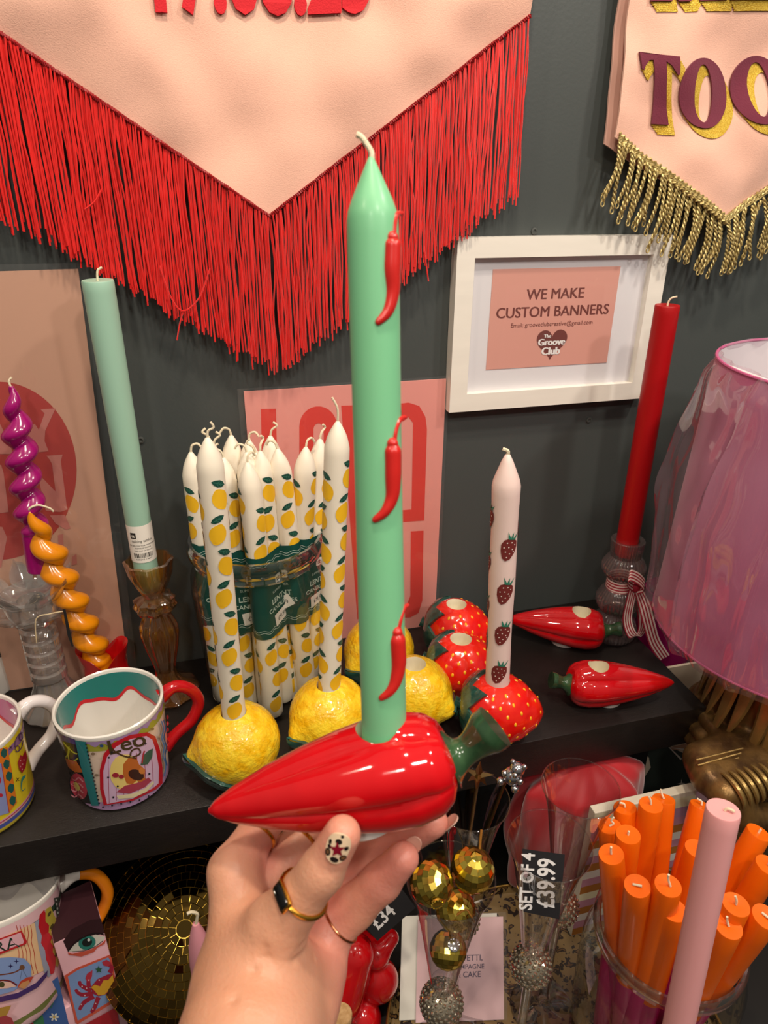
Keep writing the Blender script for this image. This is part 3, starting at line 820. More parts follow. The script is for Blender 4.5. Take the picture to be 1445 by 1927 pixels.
# ---- lemon printed candles
M_ivory = wax('ivory', '#efe6d4', rough=0.42, coat=0.0)
INK_LEM, INK_LEAF, INK_VEIN = flat('lemon', '#f2bd22', 0.5), flat('leaf', '#12493c', 0.5), flat('leaf_vein', '#3f7a68', 0.5)
M_lem = [M_ivory, INK_LEM, INK_LEAF, INK_VEIN]
def lemon_candle_mesh(L=0.33, r=0.0122):
    mb = MB()
    mb.lathe([(0, 0), (r * 0.95, 0), (r, 0.0015)] + [(r * (1 + 0.02 * math.sin(q * 17)), L * q) for q in np.linspace(0.03, 0.90, 16)] +
             [(r * 1.0, L * 0.918), (r * 0.93, L * 0.93), (r * 0.80, L * 0.950), (r * 0.60, L * 0.968), (r * 0.38, L * 0.983), (r * 0.17, L * 0.996), (0, L)], 32)
    rs = random.Random(4)
    for col in range(3):
        for k_ in range(8):
            z_ = 0.020 + k_ * 0.0345 + (0, 0.012, 0.023)[col]
            if z_ > L * 0.87: continue
            s_ = (col - 1) * 2 * PI * r / 3 + (0.004 if k_ % 2 else -0.002)
            rot = 0.35 if k_ % 2 else -0.35
            lem = []
            for a in np.linspace(0, 2 * PI, 26)[:-1]:
                rad = 1 + 0.16 * abs(math.cos(a)) ** 9
                x_, y_ = 0.0096 * rad * math.cos(a), 0.0083 * math.sin(a)
                ra = PI / 2 + rot
                lem.append((s_ + x_ * math.cos(ra) - y_ * math.sin(ra), z_ + x_ * math.sin(ra) + y_ * math.cos(ra)))
            mb.sheet(lem, cyl(r * 1.02), 1, 0.0045)
            lx, lz, la = s_ + (-0.001 if k_ % 2 else 0.001), z_ + 0.0155, (0.45 if k_ % 2 == 0 else -0.4)
            lf = [(lx + (u_ * math.cos(la) - w_ * math.sin(la)) * 0.0072, lz + (u_ * math.sin(la) + w_ * math.cos(la)) * 0.0072) for u_, w_ in
                  [(-1, 0), (-0.6, 0.33), (0, 0.48), (0.5, 0.38), (1, 0), (0.5, -0.38), (0, -0.48), (-0.6, -0.33)]]
            mb.sheet(lf, cyl(r * 1.02, e=0.0003), 2, 0.0045)
            for vv in ([(-0.8, 0), (0.85, 0)], [(-0.3, 0), (0, 0.3)], [(0.1, 0), (0.4, 0.27)], [(-0.3, 0), (0, -0.3)], [(0.1, 0), (0.4, -0.27)]):
                pv = [(lx + (u_ * math.cos(la) - w_ * math.sin(la)) * 0.0072, lz + (u_ * math.sin(la) + w_ * math.cos(la)) * 0.0072) for u_, w_ in vv]
                mb.sheet(wob(pv, 0.0004), cyl(r * 1.02, e=0.0004), 3, 0.004)
    return mb.mesh('wax_body', M_lem)
LEMC = lemon_candle_mesh()
def inst(name, me, parent=None, M=None):
    o = bpy.data.objects.new(name, me); COL.objects.link(o)
    if parent is not None: o.parent = parent
    if M is not None: o.matrix_local = M
    return o
def rotz(a): return Matrix.Rotation(a, 4, 'Z')

# ---- ceramic fruit (surface given as a radius over directions, with a real candle hole)
def star_body(mb, rfn, c, hole_r=0.0135, depth=0.022, nth=72, nph=44, zmin=None, m=0, mh=1):
    ph0 = math.asin(hole_r / rfn(Vector((0, 0, 1))))
    rows = []
    for j in range(nph + 1):
        ph = PI - (PI - ph0) * j / nph
        rows.append([])
        for i in range(nth):
            th = 2 * PI * i / nth
            d = Vector((math.sin(ph) * math.cos(th), math.sin(ph) * math.sin(th), math.cos(ph)))
            p = Vector(c) + d * rfn(d)
            if zmin is not None and p.z < zmin: p.z = zmin
            rows[-1].append(p)
    mb.grid(nph + 1, nth, lambda j, i: rows[j][i], False, True, m, flip=True)
    top = rows[-1]
    cz = sum(p.z for p in top) / nth
    def f(j, i):
        p = top[i]; q = 2 * PI * i / nth
        s_ = (1.0, 0.97, 0.95, 0.93, 0.0)[j]; dz = (0, 0.0015, 0.006, depth, depth)[j]
        return Vector((c[0] + (p.x - c[0]) * s_, c[1] + (p.y - c[1]) * s_, p.z - dz if j < 3 else cz - dz))
    mb.grid(5, nth, f, False, True, mh, flip=True)
    return cz
M_lemon = mat('lemon_glaze', '#eeb50f', 0.16, coat=0.7, bump=1.6, bscale=230, col2='#f7d22e', vscale=90)
M_cream = mat('cream_glaze', '#ece3c8', 0.25, coat=0.3)
M_leafg = mat('dark_leaf_glaze', '#1f4038', 0.14, coat=0.7, col2='#2c5a50', vscale=60)
LR = 0.0455
nub = Vector((-1, 0, -0.12)).normalized()
def lemon_r(d):
    a = math.acos(max(-1, min(1, d.dot(nub))))
    return LR * (1 + 0.03 * d.x * d.x) + 0.0085 * math.exp(-(a / 0.24) ** 2) + 0.0006 * noise.noise(d * 9)
def make_lemon(c, rz, label, sc=1.0):
    t = thing('lemon_candle_holder', label, 'candle holder', upright((c[0], c[1], SHZ + 0.0005), rz) @ Matrix.Scale(sc, 4), 'ceramic lemon candle holders on the shelf')
    return t
lm = MB(); lcz = star_body(lm, lemon_r, (0, 0, 0.0425), zmin=0.0)
LEMON_BODY = lm.mesh('lemon_body', [M_lemon, M_cream], ang=60)
lf = MB()
def leaf_at(e):
    def f(a, el):
        d = Vector((math.cos(el) * math.cos(a), math.cos(el) * math.sin(a), math.sin(el)))
        mid = 0.0016 * abs((el + 0.12) * 1.6 - (a - 3.2) * -0.55)
        return Vector((0, 0, 0.0425)) + d * (lemon_r(d) + e + mid * (1 if e > 0 else 0))
    return f
lpoly = [(3.10, -0.03), (3.45, -0.02), (3.85, -0.12), (4.25, -0.28), (4.62, -0.52), (4.85, -0.78), (4.45, -0.86), (4.0, -0.80), (3.6, -0.62), (3.25, -0.32)]
lf.slab(lpoly, leaf_at(0.0040), leaf_at(-0.001), 0, 0.10)
LEMON_LEAF = lf.mesh('leaf', M_leafg, ang=60)
LEMS = []
for (u, v), rz, lab in (((446, 1398), 0.05, 'front yellow ceramic lemon candle holder beside the lion mug, holding a lemon print candle'),
                        ((620, 1345), 0.45, 'yellow ceramic lemon candle holder with candle, half behind the tip of the held chili'),
                        ((778, 1305), 2.35, 'empty yellow ceramic lemon candle holder with open hole right of the green candle'),
                        ((713, 1224), 0.5, 'rearmost yellow ceramic lemon candle holder, largely hidden behind the green candle')):
    c = Zp(u, v, SHZ + 0.0425)
    t = make_lemon(c, rz, lab); LEMS.append(c)
    inst('lemon_body', LEMON_BODY, t); inst('leaf', LEMON_LEAF, t)

def lemon_candle(name, label, base, top, spin, parent=None, wk=None, group=None, L=0.33):
    t = thing(name, label, 'candle', stand(base, top), group)
    inst('wax_body', LEMC, t, rotz(spin))
    wick(wk or [(0, 0, L - 0.002), (0.001, 0, L + 0.006), (-0.003, 0, L + 0.014)], root=t)
    return t
g_ = 'lemon print dinner candles standing in lemon holders'
for c, tip, sp, lab, wk in ((LEMS[0], (391, 836), 0.25, 'lemon print candle standing in the front ceramic lemon, in front of the glass jar', [(0, 0, 0.328), (0.001, 0, 0.335), (0.006, 0, 0.338), (0.004, 0, 0.343)]),
                            (LEMS[1], (632, 838), 0.9, 'lemon print candle standing in the ceramic lemon just left of the green candle', [(0, 0, 0.328), (0, 0, 0.335), (-0.001, 0, 0.343), (-0.006, 0, 0.352)])):
    ax = Yp(*tip, c.y) - Vector((c.x, c.y, SHZ + lcz)); ax.normalize()
    bb = Vector((c.x, c.y, SHZ + lcz - 0.0205))
    lemon_candle('lemon_print_candle', lab, bb, bb + ax, sp, wk=wk, group=g_)

# ---- strawberries
def straw_r(d):
    a = math.acos(max(-1, min(1, d.x)))
    T_ = [(0, 0.056), (0.25, 0.0525), (0.6, 0.0465), (1.0, 0.0435), (1.5, 0.0425), (2.0, 0.0435), (2.5, 0.042), (3.1416, 0.038)]
    for q in range(len(T_) - 1):
        if a <= T_[q + 1][0] + 1e-6:
            k_ = (a - T_[q][0]) / (T_[q + 1][0] - T_[q][0]); k_ = k_ * k_ * (3 - 2 * k_) * 0.5 + k_ * 0.5
            return T_[q][1] + (T_[q + 1][1] - T_[q][1]) * k_ + 0.0005 * noise.noise(d * 6)
M_strw = mat('strawberry_glaze', '#d9120f', 0.13, coat=0.8, col2='#e62a14', vscale=45, bump=0.3, bscale=90)
M_seed = mat('seed_yellow', '#f0a91e', 0.3, coat=0.4)
sb = MB(); SCZ = 0.039
scz = star_body(sb, straw_r, (0, 0, SCZ), hole_r=0.0135, zmin=0.0)
ga = PI * (3 - 5 ** 0.5)
for i in range(125):
    x_ = 1 - 2 * (i + 0.5) / 125; rr_ = math.sqrt(1 - x_ * x_)
    d = Vector((x_, rr_ * math.cos(ga * i), rr_ * math.sin(ga * i)))
    if x_ < -0.25 or d.z > 0.90 or d.z < -0.75 or x_ > 0.985: continue
    r_ = straw_r(d); q = d.to_track_quat('Z', 'X').to_matrix().to_4x4(); q.translation = Vector((0, 0, SCZ)) + d * (r_ - 0.0002)
    sb.ball((0, 0, 0), (0.0026, 0.0018, 0.0009), 10, 6, m=2, M=q)
STRAW = sb.mesh('strawberry_body', [M_strw, M_cream, M_seed], ang=60)
cal = MB()
def cal_at(e):
    def f(x, y):
        a = math.hypot(x, y); b = math.atan2(y, x)
        d = Vector((-math.cos(a), math.sin(a) * math.cos(b), math.sin(a) * math.sin(b)))
        return Vector((0, 0, SCZ)) + d * (straw_r(d) + e + (0.0018 * math.sin(a * 2.2) if e > 0 else 0))
    return f
cp = []
for q in range(7):
    a0 = 2 * PI * q / 7 + 0.35
    for da, rr_ in ((-0.449, 0.80), (-0.26, 1.0), (-0.10, 1.18), (0.0, 1.32), (0.12, 1.15), (0.28, 0.98)):
        cp.append((rr_ * math.cos(a0 + da), rr_ * math.sin(a0 + da)))
cal.slab(cp, cal_at(0.0030), cal_at(-0.001), 0, 0.16)
cal.tube([(-0.037, 0, SCZ), (-0.043, 0, SCZ + 0.001), (-0.049, 0, SCZ + 0.003)], [0.008, 0.0065, 0.0075], 12)
CALYX = cal.mesh('calyx', M_leafg, ang=60)
STRS = []
for (u, v), rz, lab in (((932, 1332), -0.42, 'front red ceramic strawberry candle holder with a strawberry print candle in it'),
                        ((864, 1252), -0.55, 'empty red ceramic strawberry candle holder in the middle, just behind the candle one'),
                        ((856, 1184), -0.55, 'rearmost red ceramic strawberry candle holder, touching the dark wall behind')):
    c = Zp(u, v, SHZ + SCZ)
    t = thing('strawberry_candle_holder', lab, 'candle holder', upright((c.x, c.y, SHZ + 0.0005), rz), 'ceramic strawberry candle holders on the shelf')
    inst('strawberry_body', STRAW, t); inst('calyx', CALYX, t); STRS.append(c)
# strawberry print candle
c = STRS[0]
bb = Vector((c.x, c.y, SHZ + scz - 0.0205)); tp = Yp(957, 852, c.y)
ax = (tp - Vector((c.x, c.y, SHZ + scz))).normalized(); L = (tp - bb).length; r = 0.0132
t = thing('strawberry_print_candle', 'pale pink candle printed with dark red strawberries, in the front strawberry holder', 'candle', stand(bb, bb + ax))
mb = MB()
mb.lathe([(0, 0), (r * 0.95, 0), (r, 0.002)] + [(r * (1 + 0.03 * math.sin(q * 15) + 0.08 * q), L * q) for q in np.linspace(0.05, 0.86, 16)] + [(r * 1.09, L * 0.885), (r * 1.0, L * 0.905), (r * 0.75, L * 0.935), (r * 0.45, L * 0.97), (r * 0.2, L * 0.993), (0, L)], 40)
rc = r * 1.09
for col in range(3):
    for k_ in range(4):
        z_ = (0.070, 0.040, 0.055)[col] + k_ * 0.0535
        if z_ > L * 0.86: continue
        s_ = ((col - 1) * 2 * PI / 3) * r + (0.001, 0.003, 0.0035, 0.0055)[k_]
        rs_ = cyl(r * (1.03 + 0.08 * z_ / L), e=0.0003); rot = -0.25
        O_ = lambda u_, w_: (s_ + u_ * math.cos(rot) - w_ * math.sin(rot), z_ + u_ * math.sin(rot) + w_ * math.cos(rot))
        mb.sheet([O_(u_ * 0.0092, w_ * 0.0130) for u_, w_ in ((0, -1), (0.45, -0.8), (0.85, -0.2), (1, 0.35), (0.8, 0.8), (0.3, 1), (-0.3, 1), (-0.8, 0.8), (-1, 0.35), (-0.85, -0.2), (-0.45, -0.8))], rs_, 1, 0.004)
        rs2 = cyl(r * (1.03 + 0.08 * z_ / L), e=0.0006)
        for a in (-0.6, 0.0, 0.6):
            mb.sheet([O_(math.sin(a) * 0.0012 * 3 + u_, 0.0120 + w_) for u_, w_ in ((-0.0018, 0), (math.sin(a) * 0.008, 0.0085), (0.0018, 0))], rs2, 2, 0.004)
        for du, dw_ in ((-0.4, 0.6), (0.1, 0.68), (0.55, 0.5), (-0.6, 0.15), (-0.1, 0.25), (0.4, 0.1), (-0.3, -0.2), (0.2, -0.3), (0.62, -0.1), (0, -0.65)):
            mb.sheet(circle(*O_(du * 0.0092, dw_ * 0.0130), 0.00075, 8), rs2, 3, 0.01)
mb.build('wax_body', [wax('pale_pink', '#ecd3cb', rough=0.42, coat=0.0), flat('choc_red', '#702a27'), flat('teal_leaf', '#2b7a62'), flat('seed_white', '#e9ddd0')], t)
wick([(0, 0, L - 0.003), (0, 0, L + 0.002), (-0.005, 0, L + 0.004)], root=t, r=0.0018)

# ---- chili peppers
M_chili = mat('chili_glaze', '#c40812', 0.10, coat=0.9, vary=0.10, vscale=30, coat_rough=0.03)
M_stem = mat('green_glaze', '#213c27', 0.16, coat=0.6, col2='#355434', vscale=60)
def chili_R(q):
    T_ = [(0, 0.0012), (0.03, 0.0045), (0.1, 0.0088), (0.25, 0.0158), (0.4, 0.0212), (0.55, 0.0255), (0.7, 0.0282), (0.82, 0.0283), (0.91, 0.0255), (0.965, 0.0205), (0.99, 0.014), (1.0, 0.008)]
    for i in range(len(T_) - 1):
        if q <= T_[i + 1][0] + 1e-9:
            k_ = (q - T_[i][0]) / (T_[i + 1][0] - T_[i][0]); return T_[i][1] + (T_[i + 1][1] - T_[i][1]) * k_
HOLE_X = 0.0185
def chili_mesh(Lc, hx=0.60, lobes=5, kd=0.12, ph=0.4):
    mb = MB(); qs = [0.5 - 0.5 * math.cos(PI * j / 60) for j in range(61)]
    def f(j, i):
        q = qs[j]; th = 2 * PI * i / 96
        g = abs(math.sin(lobes * (th + ph) / 2 + 0.25 * q)) ** 0.55
        hd = math.exp(-((-Lc * 0.60 + Lc * q - HOLE_X) / 0.017) ** 2 - (chili_R(q) * math.cos(th) / 0.017) ** 2) if math.sin(th) > 0 else 0
        k_ = 1 - (1 - hd) * kd * 1.6 * (1 - g) * min(1, q * 3) * min(1, (1.02 - q) * 6)
        r_ = chili_R(q) * k_ * 1.06
        x = -Lc * 0.60 + Lc * q - 0.004 * (max(0, q - 0.9) / 0.1) ** 2 * (1 - abs(math.cos(th)))
        return (x, r_ * math.cos(th), max(-0.0272, r_ * math.sin(th) - 0.004 * (q - 0.5) ** 2))
    mb.grid(61, 96, f, False, True)
    n0 = len(mb.v) - 61 * 96
    mb.f.append(tuple(n0 + i for i in range(96))); mb.mi.append(0); mb.f.append(tuple(n0 + 60 * 96 + i for i in range(96))[::-1]); mb.mi.append(0)
    a = mb.build('tmp_a', [M_chili, M_cream], ang=50)
    cut = MB().lathe([(0.0128, 0.004), (0.0128, 0.06)], 48, m=1, capb=True, capt=True).build('tmp_b', [M_chili, M_cream], ang=50, M=Matrix.Translation((HOLE_X, 0, 0)))
    md = a.modifiers.new('b', 'BOOLEAN'); md.object = cut; md.operation = 'DIFFERENCE'; md.solver = 'EXACT'
    dg = bpy.context.evaluated_depsgraph_get(); me = bpy.data.meshes.new_from_object(a.evaluated_get(dg)); me.name = 'chili_body'
    me.polygons.foreach_set('use_smooth', [True] * len(me.polygons)); me.set_sharp_from_angle(angle=math.radians(50))
    bpy.data.objects.remove(a); bpy.data.objects.remove(cut)
    return me
CH_L = 0.136
CHILI = chili_mesh(CH_L)
stm = MB()
stm.tube(smooth_path([(CH_L * 0.385, 0, 0), (CH_L * 0.42, 0, 0.001), (CH_L * 0.47, 0, 0.004), (CH_L * 0.53, 0, 0.009), (CH_L * 0.58, 0, 0.013)], 6),
         [0.0115 + 0.005 * (1 - q) ** 4 - 0.0045 * math.sin(PI * min(1, q * 1.25)) + 0.001 * q for q in np.linspace(0, 1, 25)], 16)
CSTEM = stm.mesh('stem', M_stem, ang=50)
stm = MB()
stm.tube(smooth_path([(CH_L * 0.385, 0, 0), (CH_L * 0.42, 0, 0.001), (CH_L * 0.46, 0, 0.0025), (CH_L * 0.51, 0, 0.0045), (CH_L * 0.555, 0, 0.006)], 6),
         [0.0100 + 0.005 * (1 - q) ** 4 - 0.0030 * math.sin(PI * min(1, q * 1.25)) + 0.0005 * q for q in np.linspace(0, 1, 25)], 16)
CSTEM2 = stm.mesh('stem', M_stem, ang=50)
CFOOT = MB().lathe([(0, -0.0290), (0.0135, -0.0290), (0.014, -0.028), (0.014, -0.022), (0, -0.022)], 36, M=Matrix.Scale(1.25, 4, (1, 0, 0))).mesh('foot_ring', mat('white_foot', '#e7e2dc', 0.3))
def chili(label, M, group, stem=None):
    t = thing('chili_candle_holder', label, 'candle holder', M, group)
    inst('chili_body', CHILI, t); inst('stem', stem or CSTEM2, t); inst('foot_ring', CFOOT, t)
    return t
for tip, se, lab in (((1267, 1286), (1030, 1284), 'red ceramic chili candle holder at the shelf front, pointing right, hole empty'),
                     ((955, 1166), (1142, 1184), 'red ceramic chili candle holder at the shelf back, pointing left, stem by the ribboned candlestick')):
    a, b = Zp(*tip, SHZ + 0.027), Zp(*se, SHZ + 0.032)
    d = b - a; d.z = 0; Lr = d.length; d.normalize()
    cpt = a + d * (CH_L * 0.60) ; cpt.z = SHZ + 0.0295
    M = Matrix((d, Vector((0, 0, 1)).cross(d), Vector((0, 0, 1)))).transposed().to_4x4(); M.translation = cpt
    chili(lab, M, 'ceramic chili candle holders')

# ---- glass candlestick with ribbon and red candle
rh = Zp(1150, 1196, SHZ)
M_rose = thin_glass('rose_glass', tint=(0.86, 0.79, 0.78), refl=0.08, edge=0.8, rough=0.08, power=1.8, haze=0.10, hazecol=(0.55, 0.40, 0.40))
M_roser = M_rose
t = thing('glass_candlestick', 'stacked bubble glass candlestick tied with a striped ribbon, holding the red candle', 'candlestick', upright(rh + Vector((0, 0, 0.0005))))
rib = lambda th, z, j: 1 + 0.018 * math.cos(36 * th)
MB().lathe([(0, 0), (0.026, 0), (0.031, 0.006), (0.0325, 0.018), (0.029, 0.030), (0.021, 0.040), (0.018, 0.043)], 144, rib).build('lower_bubble', M_roser, t)
MB().lathe([(0.018, 0.043), (0.025, 0.048), (0.030, 0.058), (0.030, 0.068), (0.024, 0.080), (0.018, 0.086), (0.017, 0.098)], 144, rib).build('middle_bubble', M_roser, t)
MB().lathe([(0.017, 0.098), (0.024, 0.103), (0.0295, 0.112), (0.0295, 0.120), (0.024, 0.130), (0.0205, 0.134)], 144, rib).build('upper_bubble', M_roser, t)
MB().lathe([(0.0205, 0.134), (0.0215, 0.145), (0.0225, 0.158), (0.0215, 0.159), (0.0155, 0.158), (0.0150, 0.135), (0, 0.134)], 144, rib).build('cup', M_rose, t)
# ribbon
M_rib = bpy.data.materials.new('striped_ribbon'); M_rib.use_nodes = True
n = M_rib.node_tree; b_ = n.nodes['Principled BSDF']; b_.inputs['Roughness'].default_value = 0.7
uvn = n.nodes.new('ShaderNodeUVMap'); sxx = n.nodes.new('ShaderNodeSeparateXYZ'); n.links.new(uvn.outputs[0], sxx.inputs[0])
wv = n.nodes.new('ShaderNodeMath'); wv.operation = 'MULTIPLY'; wv.inputs[1].default_value = 4.0
fr_ = n.nodes.new('ShaderNodeMath'); fr_.operation = 'FRACT'; gtn = n.nodes.new('ShaderNodeMath'); gtn.operation = 'GREATER_THAN'; gtn.inputs[1].default_value = 0.48
n.links.new(sxx.outputs['Y'], wv.inputs[0]); n.links.new(wv.outputs[0], fr_.inputs[0]); n.links.new(fr_.outputs[0], gtn.inputs[0])
mxn = n.nodes.new('ShaderNodeMix'); mxn.data_type = 'RGBA'; mxn.inputs[6].default_value = lin('#a8243a'); mxn.inputs[7].default_value = lin('#ecd8d2')
n.links.new(gtn.outputs[0], mxn.inputs[0]); n.links.new(mxn.outputs[2], b_.inputs['Base Color'])
def ribbon(name, strips, parent):
    mb = MB(); uv = []
    for pts, wvecs in strips:
        P_ = smooth_path(pts, 8); W_ = smooth_path(wvecs, 8); k_ = len(P_)
        b0 = len(mb.f)
        for e, fl in ((0.0, False), (0.0004, True)):
            def f(i, j):
                nrm = (P_[min(i + 1, k_ - 1)] - P_[max(0, i - 1)]).cross(W_[i]).normalized()
                return P_[i] + W_[i] * ((j / 6) - 0.5) + nrm * e
            mb.grid(k_, 7, f, flip=fl)
            for i in range(k_ - 1):
                for j in range(6):
                    q = [(i, j), (i + 1, j), (i + 1, j + 1), (i, j + 1)]
                    if fl: q = [(i, j), (i, j + 1), (i + 1, j + 1), (i + 1, j)]
                    uv.extend([(a / k_, c / 6) for a, c in q])
    bpy.context.view_layer.update(); iv = parent.matrix_world.inverted() if parent else Matrix()
    mb.v = [tuple(iv @ Vector(p)) for p in mb.v]
    o = mb.build(name, M_rib, parent)
    l = o.data.uv_layers.new(name='UVMap')
    for i, x in enumerate(uv): l.data[i].uv = x
    return o
rt = thing('ribbon_bow', 'red and white striped ribbon bow tied round the glass candlestick', 'ribbon', rh + Vector((0, 0, 0.09)))
rk = Yp(1196, 1105, rh.y - 0.028)
w_ = 0.017
ring = [rh + Vector((0.0195 * math.cos(a), 0.0195 * math.sin(a), 0.092 + 0.002 * math.cos(a))) for a in np.linspace(0.3, 2 * PI + 0.1, 14)]
yk = rk.y
ribbon('ribbon_band', [(ring, [Vector((0, 0, w_)) for _ in ring])], rt)
px_ = lambda u, v, dy=0.0: Yp(u, v, yk + dy)
ribbon('bow_loop', [([px_(1192, 1106), px_(1186, 1130, -0.004), px_(1180, 1165, -0.006), px_(1188, 1192, -0.006), px_(1203, 1194, 0.002), px_(1212, 1165, 0.004), px_(1205, 1130, 0.002), px_(1197, 1108)],
                     [Vector((w_, 0.004, 0))] * 3 + [Vector((w_ * 0.6, 0.004, 0.010)), Vector((w_ * 0.6, 0.002, -0.010))] + [Vector((w_, -0.004, 0.003))] * 3)], rt)
ribbon('bow_loop', [([px_(1194, 1104), px_(1183, 1095, -0.008), px_(1186, 1083, -0.012), px_(1202, 1090, -0.010), px_(1212, 1103, -0.006), px_(1200, 1108, -0.004)],
                     [Vector((0.004, 0.006, w_ * 0.8))] * 6)], rt)
ribbon('ribbon_tail', [([px_(1200, 1110), px_(1212, 1140, -0.004), px_(1222, 1178, -0.004), px_(1232, 1210, -0.002), px_(1250, 1238, 0.0)],
                        [Vector((w_ * 0.8, 0.006, 0.004)), Vector((w_, 0, 0.004)), Vector((w_, 0, 0.006)), Vector((w_, 0.004, 0.008)), Vector((w_, 0.002, 0.006))])], rt)
kb = MB().ball(tuple(rk), (0.008, 0.006, 0.008), 14, 10); part(kb, 'knot', flat('ribbon_red', '#a8243a', 0.7), rt)
B = rh + Vector((-0.001, 0, 0.1365)); T = Yp(1256, 574, rh.y)
plain_candle('dinner_candle', 'tall plain red dinner candle leaning in the ribboned glass candlestick', B, T, 0.0148, wax('red', '#a8070d', rough=0.4, coat=0.05), [(0, 0, -0.002), (0.0005, 0, 0.004), (0.003, 0, 0.008), (0.009, 0, 0.010)], r1=0.0142)

# magenta vase half hidden behind the lampshade
mv = Vector((0.645, 0.745, TZ))
t = thing('magenta_vase', 'dark magenta vase mostly hidden behind the wrapped lampshade', 'vase', upright(mv))
MB().lathe([(0, 0), (0.04, 0), (0.045, 0.02), (0.045, 0.24), (0.040, 0.29), (0.034, 0.32), (0.036, 0.352), (0.034, 0.353), (0.030, 0.32), (0.036, 0.28), (0.04, 0.03), (0, 0.02)], 48).build('vase_body', mat('magenta_glaze', '#8d0f55', 0.25, coat=0.4), t)

# ================================================================== JAR OF LEMON CANDLE PACKS
M_jar = thin_glass('jar_glass', tint=(0.95, 0.97, 0.955), refl=0.035, edge=0.75, rough=0.015, power=2.6)
M_rimg = thin_glass('jar_rim_glass', tint=(0.86, 0.90, 0.875), refl=0.20, edge=0.85, rough=0.03, power=1.8)
jc = Vector((0.0435, 0.7345, SHZ + 0.0005))
t = thing('glass_jar', 'big round clear glass jar on the shelf, packed with lemon print candles', 'jar', upright(jc))
JS = Matrix.Diagonal((1, 1, 1.19, 1))
MB().lathe([(0, 0.001), (0.050, 0.001), (0.064, 0.003), (0.0705, 0.010), (0.0745, 0.05), (0.0785, 0.105), (0.0800, 0.135), (0.0790, 0.150), (0.0740, 0.163), (0.0735, 0.172)], 72, M=JS).build('jar_body', M_jar, t)
MB().lathe([(0.0735, 0.172), (0.0775, 0.174), (0.0800, 0.179), (0.0795, 0.186), (0.0765, 0.190), (0.0735, 0.190), (0.0715, 0.186), (0.0725, 0.176), (0.0735, 0.172)], 72, M=JS).build('jar_rim', M_rimg, t)
MB().lathe([(0.0720, 0.165), (0.0745, 0.168), (0.0720, 0.171)], 72, M=JS).build('neck_ring', M_rimg, t)
M_wrap = mat('wrap_green', '#0c4a42', 0.5); M_wrapmats = [M_wrap, flat('wrap_line', '#bfd3c8'), flat('wrap_white', '#eae6df'), flat('wrap_ink', '#26302c')]
PK_R, PK_A = 0.0130, 0.0122
def stadium(s, e=0.0):
    """arc length around the two-candle band, s=0 at its front middle"""
    per = 4 * PK_A + 2 * PI * PK_R; s = s % per; R_ = PK_R + e
    if s <= PK_A: return (s, -R_)
    s -= PK_A
    if s <= PI * PK_R: a = -PI / 2 + s / PK_R; return (PK_A + R_ * math.cos(a), R_ * math.sin(a))
    s -= PI * PK_R
    if s <= 2 * PK_A: return (PK_A - s, R_)
    s -= 2 * PK_A
    if s <= PI * PK_R: a = PI / 2 + s / PK_R; return (-PK_A + R_ * math.cos(a), R_ * math.sin(a))
    s -= PI * PK_R
    return (-PK_A + s, -R_)
def band_mesh(sticker_s, sticker_z, srot):
    mb = MB(); per = 4 * PK_A + 2 * PI * PK_R; z0, z1 = 0.116, 0.222
    mb.grid(80, 6, lambda i, j: (*stadium(per * i / 80), z0 + (z1 - z0) * j / 5), True, False, 0)
    mb.grid(80, 6, lambda i, j: (*stadium(per * i / 80, -0.0005), z0 + (z1 - z0) * j / 5), True, False, 0, flip=True)
    for zz_ in (z1 - 0.008, z1 - 0.011, z0 + 0.008, z0 + 0.011):
        mb.grid(120, 2, lambda i, j: (*stadium(per * i / 120, 0.0003), zz_ + 0.0013 * math.sin(2 * PI * i / 120 * 9) + 0.0006 * (j - 0.5)), True, False, 1)
    S_ = lambda e: (lambda s, z: (*stadium(s, e), z))
    sq = [(x + 0.004, z + z1 - 0.036) for x, z in [(-0.005, -0.0035), (-0.0035, -0.005), (0.0035, -0.005), (0.005, -0.0035), (0.005, 0.0035), (0.0035, 0.005), (-0.0035, 0.005), (-0.005, 0.0035)]]
    mb.sheet(sq, S_(0.0004), 2, 0.004)
    put_text(mb, 'tt', lambda x, y: S_(0.0006)(x + 0.0038, y + z1 - 0.0385), 0.0085, 0, 0.02)
    put_text(mb, 'SUMMER', lambda x, y: S_(0.0005)(x, y + z1 - 0.051), 0.0045, 1)
    put_text(mb, 'LENT', lambda x, y: S_(0.0005)(x, y + z1 - 0.064), 0.0095, 1, 0.02)
    put_text(mb, 'CANDLES', lambda x, y: S_(0.0005)(x, y + z1 - 0.0735), 0.0078, 1, 0.015)
    cs, sn = math.cos(srot), math.sin(srot)
    R2 = lambda x, y: (sticker_s + x * cs - y * sn, sticker_z + x * sn + y * cs)
    mb.sheet([R2(*p) for p in ((-0.014, -0.008), (-0.003, -0.008), (-0.002, -0.0072), (-0.001, -0.008), (0.014, -0.008), (0.014, 0.008), (-0.014, 0.008))], S_(0.0006), 2, 0.004)
    put_text(mb, '£9.99', lambda x, y: S_(0.0008)(*R2(x, y - 0.003)), 0.008, 3)
    return mb.mesh('paper_band', M_wrapmats)
BANDS = [band_mesh(0.006, 0.136, 0.12), band_mesh(-0.002, 0.146, 0.5)]
